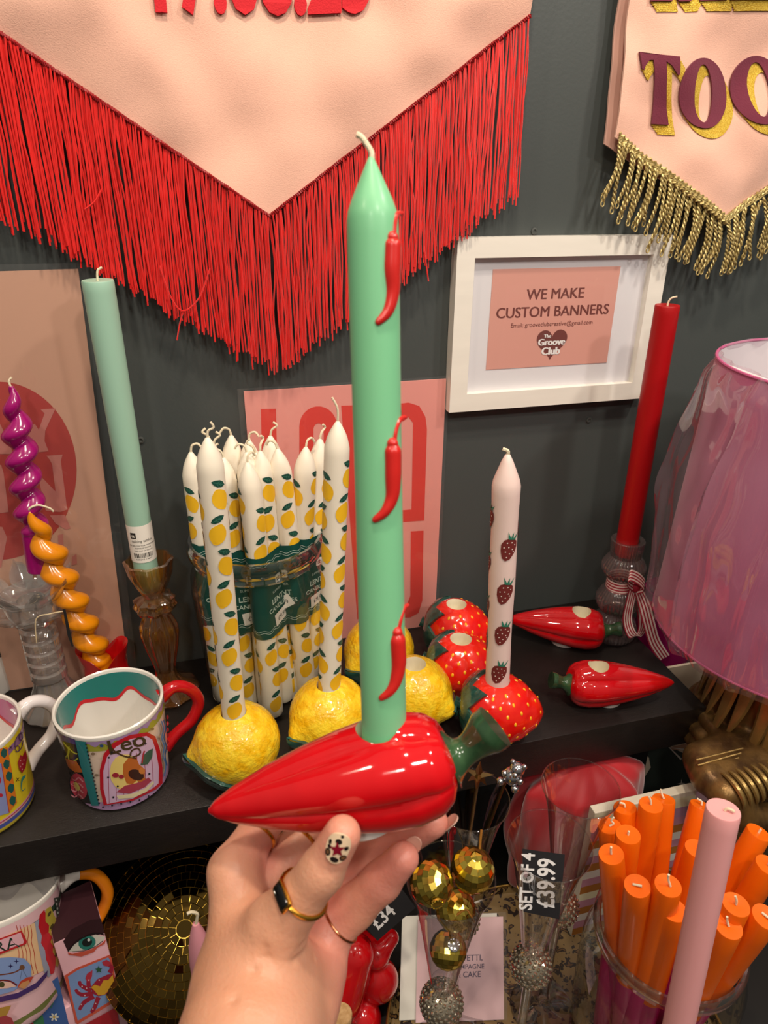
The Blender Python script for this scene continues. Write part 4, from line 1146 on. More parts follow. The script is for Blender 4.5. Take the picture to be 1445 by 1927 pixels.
packs = [((406, 1316), (382, 858), 0.0, 'leftmost pair of lemon print candles in the glass jar, green paper band round them'),
         ((484, 1324), (444, 876), 0.05, 'front pair of lemon print candles in the jar, beside the long candle, green band'),
         ((527, 1334), (478, 864), 0.95, 'pair of lemon print candles seen edge-on at the middle front of the jar'),
         ((568, 1308), (502, 853), -0.25, 'right leaning pair of lemon print candles with a crooked white price sticker'),
         ((592, 1292), (588, 858), 0.9, 'rightmost pair of lemon print candles in the jar, apart from the rest'),
         ((446, 1276), (416, 835), 0.3, 'pair of lemon print candles at the back left of the jar, white tips showing'),
         ((520, 1272), (488, 822), -0.1, 'pair of lemon print candles at the back middle of the jar, against the print')]
wv_ = [[(0, 0, 0.328), (0.002, 0, 0.336), (0.008, -0.001, 0.338), (0.012, -0.002, 0.333)], [(0, 0, 0.328), (-0.002, 0, 0.336), (-0.008, 0, 0.341), (-0.004, 0, 0.345)]]
WK = [MB().tube(smooth_path(w0, 5), 0.0013, 6).mesh('wick', M_wick) for w0 in wv_]
for i, (b0, t0, sp, lab) in enumerate(packs):
    bq = Zp(*b0, SHZ + 0.006)
    dv = Vector((bq.x - jc.x, bq.y - jc.y, 0))
    if dv.length > 0.046: dv *= 0.046 / dv.length
    bq = Vector((jc.x + dv.x, jc.y + dv.y, SHZ + 0.006))
    tq = Yp(*t0, bq.y + 0.004)
    M = stand(bq, tq) @ rotz(sp)
    t = thing('candle_pack', lab, 'candle pack', M, 'banded pairs of lemon print candles in the jar')
    for q in (-1, 1):
        o = inst('candle', LEMC, t, Matrix.Translation((q * PK_A, 0, 0.0 if q < 0 else 0.004)) @ rotz(1.3 * i + q * 0.9))
        inst('wick', WK[(i + (q > 0)) % 2], o, rotz(-1.3 * i - q * 0.9 + (PI if q > 0 else 0)))
    inst('paper_band', BANDS[1 if i == 3 else 0], t)

# ================================================================== MUGS
def cone_hit(u, v, M, r0, r1, h, e=0.0003, inside=False):
    """where the sight line through a photo pixel meets a tapered wall standing in frame M"""
    iv = M.inverted(); o = iv @ CAM; d = (iv.to_3x3() @ ray(u, v)).normalized()
    k_ = (r1 - r0) / h
    a = d.x ** 2 + d.y ** 2 - (k_ * d.z) ** 2
    R0 = r0 + k_ * o.z + e
    b = 2 * (o.x * d.x + o.y * d.y - R0 * k_ * d.z); c = o.x ** 2 + o.y ** 2 - R0 ** 2
    dis = b * b - 4 * a * c
    tt_ = (-b + (1 if inside else -1) * math.sqrt(max(0, dis))) / (2 * a)
    return o + d * tt_
def mug(name_label, M, r0, r1, h, body, handle_m, hang, inner_band, band_wave, group='hand painted star sign mugs', handle_white=None, hw=1.0):
    t = thing('mug', name_label, 'mug', M, group)
    mb = MB(); w_ = 0.0035
    R_ = lambda z: r0 + (r1 - r0) * z / h
    mb.lathe([(0, 0.002), (r0 * 0.8, 0.002), (r0 * 0.86, 0), (r0 * 0.95, 0.001), (R_(0.004), 0.005)] + [(R_(z), z) for z in np.linspace(0.012, h - 0.006, 8)], 80, m=0)
    mb.lathe([(R_(h - 0.006), h - 0.006), (R_(h) + 0.0002, h - 0.003), (R_(h), h - 0.0012), (R_(h) - w_ * 0.4, h), (R_(h) - w_ * 0.8, h - 0.001), (R_(h) - w_, h - 0.003)] + [(R_(z) - w_, z) for z in np.linspace(h - 0.01, 0.016, 8)] + [(R_(0.008) - w_ - 0.006, 0.008), (0, 0.0065)], 80, m=1)
    zr = (h * 0.965, h * 0.60)
    def ib(zf0, zf1, m, e):
        mb.grid(120, 5, lambda i, j: (lambda a, z: ((R_(z) - w_ - e) * math.cos(a), (R_(z) - w_ - e) * math.sin(a), z))(2 * PI * i / 120, zf0(2 * PI * i / 120) + (zf1(2 * PI * i / 120) - zf0(2 * PI * i / 120)) * j / 4), True, False, m, flip=True)
    wv = lambda a: h * (0.70 + 0.055 * math.sin(6 * a + 0.6) + 0.02 * math.sin(11 * a))
    ib(wv, lambda a: h * 0.962, 2, 0.0002); ib(lambda a: wv(a) - h * 0.022, lambda a: wv(a) + h * 0.022, 3, 0.0004)
    mb.build('mug_body', [body, MATS['white_glaze'], inner_band, band_wave], t)
    Hm = Matrix.Rotation(hang, 4, 'Z')
    zt_, zb_ = h * 0.83, h * 0.22
    ro = R_(h * 0.5)
    pts = smooth_path([(R_(zt_) - 0.0015, 0, zt_), (R_(zt_) + 0.014 * hw, 0, zt_ + 0.006), (ro + 0.032 * hw, 0, zt_ - 0.004), (ro + 0.040 * hw, 0, h * 0.60), (ro + 0.030 * hw, 0, h * 0.40), (ro + 0.012 * hw, 0, zb_ + 0.008), (R_(zb_) - 0.0015, 0, zb_ - 0.004)], 8)
    n_ = len(pts)
    rad = [0.0068 + 0.0022 * max(0, 1 - q / 0.14) + 0.0022 * max(0, (q - 0.86) / 0.14) for q in np.linspace(0, 1, n_)]
    hb_ = MB()
    if handle_white:
        k1, k2 = int(n_ * 0.2), int(n_ * 0.86)
        hb_.tube(pts[:k1 + 1], rad[:k1 + 1], 14, m=1, up=(0, 1, 0), caps=False); hb_.tube(pts[k1:k2 + 1], rad[k1:k2 + 1], 14, m=0, up=(0, 1, 0), caps=False); hb_.tube(pts[k2:], rad[k2:], 14, m=1, up=(0, 1, 0), caps=False)
    else:
        hb_.tube(pts, rad, 14, up=(0, 1, 0))
    hb_.build('handle', [handle_m, MATS['white_glaze']], t, M=Hm)
    return t
class Art:
    """painted decoration, traced from the photograph on to the thing's own surface"""
    def __init__(s, surf, tf, unit): s.mb = MB(); s.surf = surf; s.tf = tf; s.u = unit; s.k = 0; s.mats = []; s.names = {}
    def mi(s, col):
        if col not in s.names: s.names[col] = len(s.mats); s.mats.append(mat('paint_' + col[1:], col, 0.22, coat=0.4))
        return s.names[col]
    def poly(s, pts, col, holes=()):
        s.k += 1; e = 0.00015 + 0.00005 * s.k
        s.mb.sheet([s.tf(*p) for p in pts], lambda u, v: s.surf(u, v, e), s.mi(col), s.u, [[s.tf(*p) for p in h] for h in holes]); return s
    def line(s, pts, w, col): return s.poly(wob([tuple(p)[:2] for p in smooth_path([(a, b, 0) for a, b in pts], 4)], w), col)
    def dot(s, x, y, r, col, ry=None, rot=0): return s.poly(circle(x, y, r, 14, ry, rot=rot), col)
    def text(s, tx, p0, p1, col, bold=0.02, sy=1.0):
        s.k += 1; e = 0.00015 + 0.00005 * s.k
        V, F = text2d(tx, 1.0, bold, 'LEFT'); x0 = min(p[0] for p in V); x1 = max(p[0] for p in V)
        dx, dy = (p1[0] - p0[0]) / (x1 - x0), (p1[1] - p0[1]) / (x1 - x0)
        s.mb.add([s.surf(*s.tf(p0[0] + (x - x0) * dx + y * dy * sy, p0[1] + (x - x0) * dy - y * dx * sy), e) for x, y in V], [f[::-1] for f in F], s.mi(col)); return s
    def build(s, root, M=None, label=None, name='painted_art'):
        o = s.mb.build(name, s.mats, root, ang=60)
        if label: o['label'] = label
        return o
def wave_band(art, R_, z0, z1, amp, n_, col, e=0.0006, ph=0.0):
    m = art.mi(col)
    art.mb.grid(160, 4, lambda i, j: (lambda a, z: ((R_(z) + e) * math.cos(a), (R_(z) + e) * math.sin(a), z))(2 * PI * i / 160, z0 + (z1 - z0) * j / 3 + (amp * math.sin(n_ * 2 * PI * i / 160 + ph) if (j < 2 and amp > 0) or (j > 1 and amp < 0) else 0)), True, False, m)

# ---- mug with the lion
LM = upright((-0.1273, 0.6235, SHZ + 0.0005))
r0, r1, h = 0.0481, 0.0546, 0.108
t = mug('painted mug with red handle and a lion under an arch, teal band inside its rim', LM, r0, r1, h, mat('paint_peach', '#e6cdb9', 0.2, coat=0.4), mat('paint_red_handle', '#c4121c', 0.16, coat=0.6), 0.30,
        mat('paint_teal_in', '#127a76', 0.2, coat=0.4), mat('paint_red_in', '#c91f2b', 0.2, coat=0.4))
z1_ = lambda x, y: (x / 3.6125, 1250 + y / 3.6125)
A = Art(lambda u, v, e: cone_hit(u, v, LM, r0, r1, h, e), z1_, 4)
Rl = lambda z: r0 + (r1 - r0) * z / h
wave_band(A, Rl, h - 0.019, h - 0.0055, 0.0, 1, '#a2a03a', 0.0003); wave_band(A, Rl, h - 0.0105, h - 0.0055, 0.0022, 26, '#a487b4', 0.0005)
wave_band(A, Rl, 0.003, 0.016, -0.0012, 9, '#b994bd', 0.0003)
A.k = 8
A.poly([(385, 470), (510, 515), (560, 700), (620, 950), (560, 940), (500, 830), (440, 640)], '#201d20')
A.poly([(390, 470), (508, 512), (515, 548), (400, 512)], '#473776')
for p in ([(430, 530), (470, 590), (445, 640), (490, 660), (530, 640)], [(455, 560), (500, 600), (525, 610)], [(470, 560), (462, 620), (480, 690)]): A.line(p, 9, '#b9b63a')
A.poly([(440, 640), (520, 660), (565, 735), (510, 735), (465, 700)], '#c0662c')
A.dot(535, 830, 62, '#1a1a1c', 100, rot=-0.3).dot(535, 830, 54, '#bb3c4e', 92, rot=-0.3)
for q in range(4): A.line([(485, 775 + q * 38), (510, 790 + q * 38), (535, 772 + q * 38), (565, 800 + q * 38)], 9, '#d98a93')
A.dot(520, 830, 18, '#d8c46a', 34, rot=-0.5)
A.poly([(510, 518), (582, 528), (620, 700), (672, 962), (622, 962), (590, 850), (548, 690)], '#2a7d81')
for q in range(17): A.dot(584 + q * 5.6, 545 + q * 25, 6, '#1d1c20')
A.poly([(705, 960), (680, 850), (678, 720), (705, 610), (770, 535), (880, 482), (1000, 462), (1055, 490), (1085, 570), (1105, 700), (1105, 810), (1060, 850), (900, 930)], '#c2202e')
A.poly([(728, 950), (704, 850), (702, 725), (728, 630), (790, 560), (890, 508), (995, 488), (1035, 512), (1060, 590), (1080, 700), (1078, 810), (1040, 842), (900, 915)], '#d8b6d2')
for q in range(7): A.line([(742 + q * 50, 945 - q * 17), (738 + q * 50, 800 - q * 14), (736 + q * 48, 650 - q * 12)], 3, '#a23a55')
A.dot(850, 735, 105, '#ecd27c', 125)
A.text('Leo', (750, 615), (1000, 545), '#4b3c22', 0.015, 0.75)
A.poly([(835, 740), (838, 680), (870, 640), (925, 632), (945, 680), (985, 715), (985, 770), (1000, 815), (960, 812), (930, 790), (900, 815), (860, 810)], '#c06a2c')
A.dot(925, 752, 55, '#43261d', 36, rot=0.3).dot(965, 725, 22, '#cf7f3c')
A.line([(925, 640), (890, 628), (895, 590), (935, 572), (955, 598), (930, 622), (870, 632), (790, 600), (760, 570)], 11, '#4f3820')
A.poly([(955, 685), (975, 620), (1005, 590), (1040, 572), (1035, 630), (1005, 680)], '#45614f').line([(965, 675), (975, 610), (985, 590)], 9, '#b3343f')
A.poly([(790, 870), (850, 825), (960, 800), (1010, 770), (1030, 792), (985, 835), (880, 880)], '#aa3f52')
A.poly([(792, 895), (900, 880), (985, 845), (1040, 795), (1048, 808), (995, 868), (905, 908), (805, 915)], '#e3d5ab')
A.dot(785, 755, 24, '#a32c3a', 16).dot(825, 765, 18, '#a32c3a', 15)
for x, y in ((740, 635), (760, 600), (905, 520), (990, 540), (735, 770), (800, 830), (770, 905), (1015, 745)): A.dot(x, y, 7, '#2b2a30')
for x, y in ((690, 555), (632, 610), (655, 755), (1035, 440), (1090, 490)): A.dot(x, y, 14, ('#34507e', '#8d7660', '#8d7660', '#8b7448', '#b29a80')[[690, 632, 655, 1035, 1090].index(x)], 10)
A.line([(1098, 385), (1112, 440), (1100, 500), (1118, 560), (1108, 620), (1126, 680), (1118, 760)], 10, '#5f7fae')
A.line([(1112, 380), (1126, 440), (1114, 500), (1132, 560), (1122, 620), (1134, 690)], 8, '#3f5f92')
for q in range(6): A.dot(1140, 360 + q * 42, 8, '#b0303c', 16)
for q in range(8): A.dot(700 + q * 62, 972 - q * 12 - (q > 4) * (q - 4) * 15, 7, '#2b2430')
A.build(t)

# ---- mug with the crab sign, cut by the left edge
CMx = upright((-0.2655, 0.6160, SHZ + 0.0005))
t = mug('yellow painted mug with white handle and orange diamond panel, cut by the left picture edge', CMx, r0, r1, h, mat('paint_yellow', '#e6cd2b', 0.2, coat=0.4), mat('paint_white_handle', '#e6dfe0', 0.16, coat=0.6), 0.62,
        mat('paint_pink_in', '#bb6590', 0.2, coat=0.4), MATS['paint_red_in'])
z2_ = lambda x, y: (x / 6.218, 1290 + y / 6.218)
A = Art(lambda u, v, e: cone_hit(u, v, CMx, r0, r1, h, e), z2_, 4)
wave_band(A, Rl, h - 0.021, h - 0.012, 0.0016, 11, '#986c9c', 0.0003)
wave_band(A, Rl, 0.014, 0.019, 0.0, 5, '#d79fb4', 0.0003); wave_band(A, Rl, 0.0085, 0.0135, 0.0, 5, '#4653a0', 0.0003); wave_band(A, Rl, 0.016, 0.0172, 0, 5, '#b3283c', 0.0005)
A.k = 6
A.poly([(-60, 760), (85, 715), (140, 1000), (200, 1370), (110, 1480), (-60, 1500)], '#e07b1e')
for x, y in ((46, 795), (76, 925), (105, 1065), (128, 1205), (148, 1350)): A.poly([(x - 38, y - 10), (x - 12, y - 62), (x + 36, y - 45), (x + 34, y + 20), (x + 10, y + 58), (x - 32, y + 30)], '#1f5b53')
A.poly([(-60, 900), (18, 915), (60, 1200), (108, 1490), (-60, 1540)], '#8d97c8').line([(18, 915), (60, 1200), (108, 1490)], 8, '#b3283c')
A.dot(-5, 1110, 18, '#b8283a', 40).dot(10, 1285, 24, '#b8283a', 22)
A.line([(175, 720), (180, 650), (215, 580), (255, 548), (270, 560)], 10, '#5b3b62').line([(270, 640), (255, 720), (215, 770), (185, 765)], 10, '#5b3b62')
A.poly(circle(247, 600, 26, 20, 44), '#5b3b62', [circle(247, 600, 17, 16, 33)]).poly(circle(205, 738, 28, 20, 40), '#5b3b62', [circle(205, 738, 18, 16, 29)])
A.poly([(210, 900), (240, 810), (265, 830), (300, 750), (318, 840), (300, 960), (262, 1022), (225, 980)], '#a8202e')
for x, y in ((240, 880), (265, 920), (240, 950), (280, 870), (262, 980)): A.dot(x, y, 6, '#e2a0a0', 9)
A.line([(300, 1050), (262, 1100), (250, 1180), (262, 1230), (300, 1200)], [8, 20, 34, 30, 22, 18, 16, 14, 12, 10, 10, 8, 8, 8, 8, 6, 4], '#3e8a80')
for x, y in ((128, 725), (207, 1098)):
    A.line([(x - 18, y - 20), (x + 18, y + 20)], 7, '#3a2a24').line([(x + 18, y - 20), (x - 18, y + 24)], 7, '#3a2a24')
A.build(t)

# ================================================================== THE HELD CHILI AND CANDLE
M_green = wax('green', '#7cc292', rough=0.42, coat=0.1)
tipp = Dp(392, 1523, 0.3755); sep = Dp(853, 1425, 0.3755)
dx = (sep - tipp).normalized()
HO = tipp + dx * (CH_L * 0.60)
gtop = Dp(698, 292, 0.3110)
hz0 = HO + dx * HOLE_X
upv = (gtop - hz0).normalized()
zc = (upv - dx * upv.dot(dx)).normalized(); yc = zc.cross(dx)
HM = Matrix((dx, yc, zc)).transposed().to_4x4(); HM.translation = HO
chili('large red ceramic chili candle holder held up in the hand, with the green candle', HM, 'ceramic chili candle holders', CSTEM)
gb = Dp(722, 1358, depth_of(HO + dx * HOLE_X + zc * 0.022)) - upv * 0.012
gax = (gtop - gb).normalized(); GL = (gtop - gb).length; gr = 0.0118
GM = stand(gb, gtop)
t = thing('chili_print_candle', 'tall green dinner candle with raised red chilis, standing in the held chili', 'candle', GM)
MB().lathe([(0, 0), (gr * 0.96, 0), (gr, 0.001)] + [(gr * (1 + 0.012 * math.sin(q * 9)), GL * q) for q in np.linspace(0.03, 0.88, 14)] +
           [(gr * 1.0, GL * 0.905), (gr * 0.95, GL * 0.918), (gr * 0.78, GL * 0.937), (gr * 0.50, GL * 0.962), (gr * 0.24, GL * 0.985), (gr * 0.10, GL * 0.997), (0, GL)], 48).build('wax_body', M_green, t)
wick([(0, 0, GL - 0.004), (0.0003, 0, GL + 0.0005), (-0.0015, 0, GL + 0.004), (-0.0042, 0, GL + 0.0075), (-0.0062, 0, GL + 0.0085)], r=0.0013, root=t)
def gpt(u, v, e=0.0):
    p = cone_hit(u, v, GM, gr, gr, GL, e); return p
M_redwax = wax('chili_red', '#c8241f', rough=0.3, coat=0.3)
for (st_, bd) in ((((757, 402), (747, 403), (743, 420), (741, 446)), ((738, 448), (738, 470), (737, 510), (738, 550), (730, 585), (712, 606))),
                  (((762, 785), (752, 790), (745, 810), (742, 832)), ((738, 835), (739, 860), (739, 900), (737, 935), (725, 962), (706, 978))),
                  (((768, 1138), (760, 1145), (754, 1165), (750, 1185)), ((747, 1190), (748, 1215), (749, 1250), (744, 1280), (734, 1300), (718, 1313)))):
    cmb = MB()
    P_ = smooth_path([gpt(*p) for p in st_], 5)
    cmb.tube(P_, 0.0011, 8)
    P_ = smooth_path([gpt(*p) for p in bd], 6)
    rad = [0.0042 * min(1, 0.55 + 4 * q) * (1 - 0.60 * max(0, (q - 0.35) / 0.65) ** 1.2) for q in np.linspace(0, 1, len(P_))]
    cmb.tube(P_, rad, 12); cmb.ball(tuple(P_[0]), 0.0030, 10, 8); cmb.ball(tuple(P_[-1]), rad[-1] * 0.95, 10, 8)
    cmb.build('raised_chili', M_redwax, t)

# ================================================================== THE HAND
J = lambda u, v, d: np.array(Dp(u, v, d))
arm = [(J(400, 2330, 0.300), J(468, 1960, 0.345), 0.040, 0.033), (J(468, 1960, 0.345), J(500, 1850, 0.372), 0.033, 0.029)]
palm = [(J(478, 1880, 0.372), J(440, 1640, 0.398), 0.026, 0.0135), (J(500, 1870, 0.385), J(500, 1665, 0.415), 0.024, 0.0135),
        (J(535, 1870, 0.395), J(560, 1715, 0.420), 0.022, 0.0140), (J(570, 1880, 0.390), J(606, 1765, 0.412), 0.0165, 0.0150), (J(540, 1950, 0.365), J(585, 1830, 0.400), 0.024, 0.019)]
thumb = [(J(455, 1850, 0.372), J(520, 1745, 0.362), 0.025, 0.0165), (J(520, 1745, 0.362), J(604, 1640, 0.349), 0.0158, 0.0106), (J(604, 1640, 0.349), J(644, 1570, 0.3425), 0.0110, 0.0092)]
fing = [[(J(440, 1640, 0.398), J(488, 1560, 0.420), 0.0142, 0.0112), (J(488, 1560, 0.420), J(560, 1490, 0.428), 0.0105, 0.0090), (J(560, 1490, 0.428), J(620, 1470, 0.421), 0.0088, 0.0075)],
        [(J(500, 1665, 0.415), J(580, 1560, 0.440), 0.0136, 0.0108), (J(580, 1560, 0.440), J(670, 1500, 0.442), 0.0105, 0.0092), (J(670, 1500, 0.442), J(735, 1485, 0.430), 0.0088, 0.0075)],
        [(J(560, 1715, 0.420), J(655, 1640, 0.430), 0.0135, 0.0118), (J(655, 1640, 0.430), J(742, 1588, 0.424), 0.0118, 0.0108), (J(742, 1588, 0.424), J(814, 1547, 0.404), 0.0106, 0.0090)],
        [(J(606, 1765, 0.412), J(668, 1706, 0.412), 0.0140, 0.0122), (J(668, 1706, 0.412), J(718, 1658, 0.405), 0.0122, 0.0112), (J(718, 1658, 0.405), J(758, 1615, 0.396), 0.0110, 0.0092)]]
creases = [([J(590, 1745, 0.357), J(540, 1752, 0.352), J(490, 1745, 0.352)], 0.0007), ([J(600, 1762, 0.362), J(560, 1776, 0.353), J(500, 1778, 0.347)], 0.0009), ([J(598, 1780, 0.368), J(550, 1802, 0.352), J(495, 1800, 0.345)], 0.0008),
           ([J(585, 1805, 0.372), J(540, 1828, 0.355), J(480, 1828, 0.343)], 0.0008), ([J(575, 1850, 0.375), J(520, 1866, 0.352), J(470, 1866, 0.338)], 0.0008), ([J(565, 1876, 0.372), J(510, 1884, 0.345), J(440, 1884, 0.330)], 0.0009),
           ([J(655, 1795, 0.398), J(630, 1780, 0.393), J(590, 1755, 0.392)], 0.0011), ([J(632, 1628, 0.336), J(610, 1620, 0.335), J(590, 1600, 0.338)], 0.0006), ([J(628, 1640, 0.338), J(605, 1636, 0.336), J(588, 1618, 0.338)], 0.0006),
           ([J(520, 1655, 0.385), J(480, 1620, 0.380), J(445, 1590, 0.385)], 0.0010)]
def seg_d(X, a, b):
    ab = b - a; t_ = np.clip(((X - a) @ ab) / (ab @ ab), 0, 1); d = X - a - t_[..., None] * ab
    return np.sqrt((d * d).sum(-1))
def hand_sdf(X):
    f = None
    for a, b, ra, rb2 in palm + arm:
        g = cone_sdf(X, a, b, ra, rb2); f = g if f is None else smin(f, g, 0.011)
    g = None
    for a, b, ra, rb2 in thumb:
        q = cone_sdf(X, a, b, ra, rb2); g = q if g is None else smin(g, q, 0.005)
    out = smin(f, g, 0.013)
    for ch in fing:
        g = None
        for a, b, ra, rb2 in ch:
            q = cone_sdf(X, a, b, ra, rb2); g = q if g is None else smin(g, q, 0.004)
        w = smin(f, g, 0.006)
        out = np.minimum(out, w)
    for pts, dep in creases:
        dd_ = np.minimum(seg_d(X, pts[0], pts[1]), seg_d(X, pts[1], pts[2]))
        out = out + 1.7 * dep * np.exp(-(dd_ / 0.0024) ** 2)
    return out
allp = np.array([p for s_ in palm + thumb + arm[1:] + sum(fing, []) for p in s_[:2]])
lo, hi = allp.min(0) - 0.045, allp.max(0) + 0.03
Vh, Fh = nets(hand_sdf, lo, hi, 0.0017)
hbx = MB().add(Vh, Fh)
M_skin = mat('skin', '#cf9677', 0.42, sss=0.35, sssr=(1.0, 0.35, 0.2), scale_sss=0.006, col2='#d39c80', vscale=16, bump=0.35, bscale=420)
# rosier fingertips and palm: the skin's own colour, stored per vertex
ht = thing('person', 'person seen as a left hand with gold rings, holding up the red chili candle holder', 'person', Vector(J(500, 1850, 0.372)))
ho = part(hbx, 'hand', M_skin, ht, ang=180)
rosy = [(J(806, 1550, 0.408), 0.05), (J(758, 1615, 0.396), 0.055), (J(660, 1640, 0.43), 0.04), (J(600, 1700, 0.41), 0.035), (J(640, 1860, 0.40), 0.035), (J(644, 1575, 0.3425), 0.017), (J(490, 1600, 0.41), 0.022), (J(610, 1790, 0.405), 0.035)]
PV = np.array(Vh); wq = np.zeros(len(PV))
for c_, s_ in rosy: wq = np.maximum(wq, np.exp(-((PV - c_) ** 2).sum(1) / (2 * (s_ * 0.55) ** 2)))
at_ = ho.data.color_attributes.new('rosy', 'FLOAT_COLOR', 'POINT')
at_.data.foreach_set('color', np.repeat(np.stack([wq, wq, wq, np.ones_like(wq)], 1), 1, 0).ravel())
n = M_skin.node_tree; b_ = n.nodes['Principled BSDF']
src = b_.inputs['Base Color'].links[0].from_socket
an = n.nodes.new('ShaderNodeAttribute'); an.attribute_name = 'rosy'
mxn = n.nodes.new('ShaderNodeMix'); mxn.data_type = 'RGBA'; mxn.inputs[7].default_value = lin('#d8877a')
mm = n.nodes.new('ShaderNodeMath'); mm.operation = 'MULTIPLY'; mm.inputs[1].default_value = 0.85
n.links.new(an.outputs['Fac'], mm.inputs[0]); n.links.new(mm.outputs[0], mxn.inputs[0]); n.links.new(src, mxn.inputs[6]); n.links.new(mxn.outputs[2], b_.inputs['Base Color'])

def nail(tip, back, face, L_, W_, R_, mats, name='nail', art=False, lab=None, e=0.0):
    """a curved nail shell: tip/back centres on the finger, face = outward direction"""
    tip, back, face = Vector(tip), Vector(back), Vector(face)
    y = (tip - back).normalized(); z = (face - y * face.dot(y)).normalized(); x = y.cross(z)
    M = Matrix((x, y, z)).transposed().to_4x4(); M.translation = back
    mb = MB()
    def sf(off):
        def f(a, b):
            return M @ Vector((R_ * math.sin(a / R_), b, R_ * math.cos(a / R_) - 0.25 * b * b / L_ * 0.35 + off))
        return f
    out = [(W_ / 2 * math.cos(q) * (1 if math.sin(q) > 0 else 0.97), L_ / 2 + L_ / 2 * math.copysign(abs(math.sin(q)) ** 0.85, math.sin(q))) for q in np.linspace(0, 2 * PI, 33)[:-1]]
    mb.slab(out, sf(e), sf(e - 0.0008), 0, 0.0015)
    if art:
        for col_, pts in ((1, [(-0.0042, 0.0045, 0.0016, 0.0020), (0.0040, 0.0040, 0.0019, 0.0017), (-0.0005, 0.0118, 0.0017, 0.0014), (0.0001, 0.0022, 0.0022, 0.0015), (0.0042, 0.0092, 0.0012, 0.0012), (-0.0046, 0.0098, 0.0009, 0.0014), (-0.0042, 0.0075, 0.0011, 0.0010), (0.0004, 0.0148, 0.0008, 0.0008)]),
                          (2, [(-0.0042, 0.0047, 0.0009, 0.0011), (0.0040, 0.0042, 0.0012, 0.0010)])):
            for a, b, rx, ry in pts: mb.sheet(circle(a, b, rx, 12, ry), sf(e + 0.00012 * col_), col_, 0.002)
        star = [((0.0042 if q % 2 == 0 else 0.0018) * math.cos(PI / 2 + q * PI / 5 + 0.3), 0.0078 + (0.0042 if q % 2 == 0 else 0.0018) * math.sin(PI / 2 + q * PI / 5 + 0.3)) for q in range(10)]
        mb.sheet(star, sf(e + 0.0004), 3, 0.002)
    o = part(mb, name, mats, ht, ang=60)
    if lab: o['label'] = lab
M_nail = mat('nail_cream', '#e4c9a8', 0.12, coat=0.8); M_natnail = mat('nail_natural', '#ddb3a0', 0.15, coat=0.7)
tb, tt2 = Vector(J(633, 1597, 0.344)), Vector(J(647, 1556, 0.341))
fc = (CAM - tb).normalized()
nail(tb + (tt2 - tb).normalized() * 0.016, tb - (tt2 - tb) * 0.03, fc + Vector((0.06, 0, 0.02)), 0.0158, 0.0128, 0.0094, [M_nail, flat('nail_black', '#221a18', 0.15), flat('nail_brown', '#6b4a30', 0.15), flat('nail_wine', '#7a1024', 0.15)], art=True, lab='cream thumb nail painted with a wine red star and black leopard spots', e=0.0006)
for a, b, up_ in ((J(818, 1542, 0.403), J(742, 1588, 0.422), (0.62, -0.38, 0.70)), (J(758, 1615, 0.396), J(718, 1658, 0.405), (0.75, 0.25, 0.62))):
    d_ = Vector(a - b).normalized(); bk = Vector(a) - d_ * 0.003
    nail(bk + d_ * 0.016, bk, Vector(up_) , 0.0152, 0.0100, 0.0082, [M_natnail], lab='natural glossy finger nail', e=0.0006)
M_goldm = mat('gold_metal', '#d9a441', 0.18, metal=1.0); M_rose_g = mat('rose_gold_metal', '#c98a63', 0.2, metal=1.0)
M_onyx = mat('onyx', '#0c0c0e', 0.08, coat=1.0)
def ring_at(c, axis, r, m, lab, wd=0.0011, stone=False, tilt=(0, 0, 0)):
    c = Vector(c); M = stand(c, c + Vector(axis)); 
    mb = MB().tube([M @ Vector((r * math.cos(a), r * math.sin(a), 0)) for a in np.linspace(0, 2 * PI, 49)[:-1]], wd, 10, close=True, up=tuple(M.to_3x3() @ Vector((0, 0, 1))))
    if stone:
        S = M @ Matrix.Rotation(-0.55, 4, 'Z') @ Matrix.Translation((0, -r - 0.0003, 0))
        mb.box((-0.0072, -0.0012, -0.0042), (0.0072, 0.0012, 0.0042), 0.0011, 0, S)
        mb.box((-0.0064, -0.0017, -0.0034), (0.0064, 0.0000, 0.0034), 0.0016, 1, S, 3)
        for q in range(12): mb.ball((-0.0066 + 0.0012 * q, -0.0012, 0.0042), 0.0005, 6, 4, 0, S)
    o = part(mb, 'ring', [m, M_onyx], ht); o['label'] = lab
def along(ch, i, q): a, b = ch[i][0], ch[i][1]; return a + (b - a) * q, b - a, ch[i][2] + (ch[i][3] - ch[i][2]) * q
c_, ax_, r_ = along(thumb, 1, 0.62); ring_at(c_, ax_, r_ + 0.0006, M_goldm, 'gold thumb ring with a long black stone', 0.0013, True)
c_, ax_, r_ = along(fing[0], 0, 0.86); ring_at(c_, ax_, r_ + 0.0004, M_goldm, 'plain gold ring on the index finger', 0.0012)
c_, ax_, r_ = along(fing[1], 0, 0.84); ring_at(c_, ax_, r_ + 0.0004, M_goldm, 'gold ring on the middle finger', 0.0012)
c_, ax_, r_ = along(fing[3], 0, 0.55); ring_at(c_, ax_, r_ + 0.0004, M_rose_g, 'thin rose gold ring on the little finger', 0.0008)

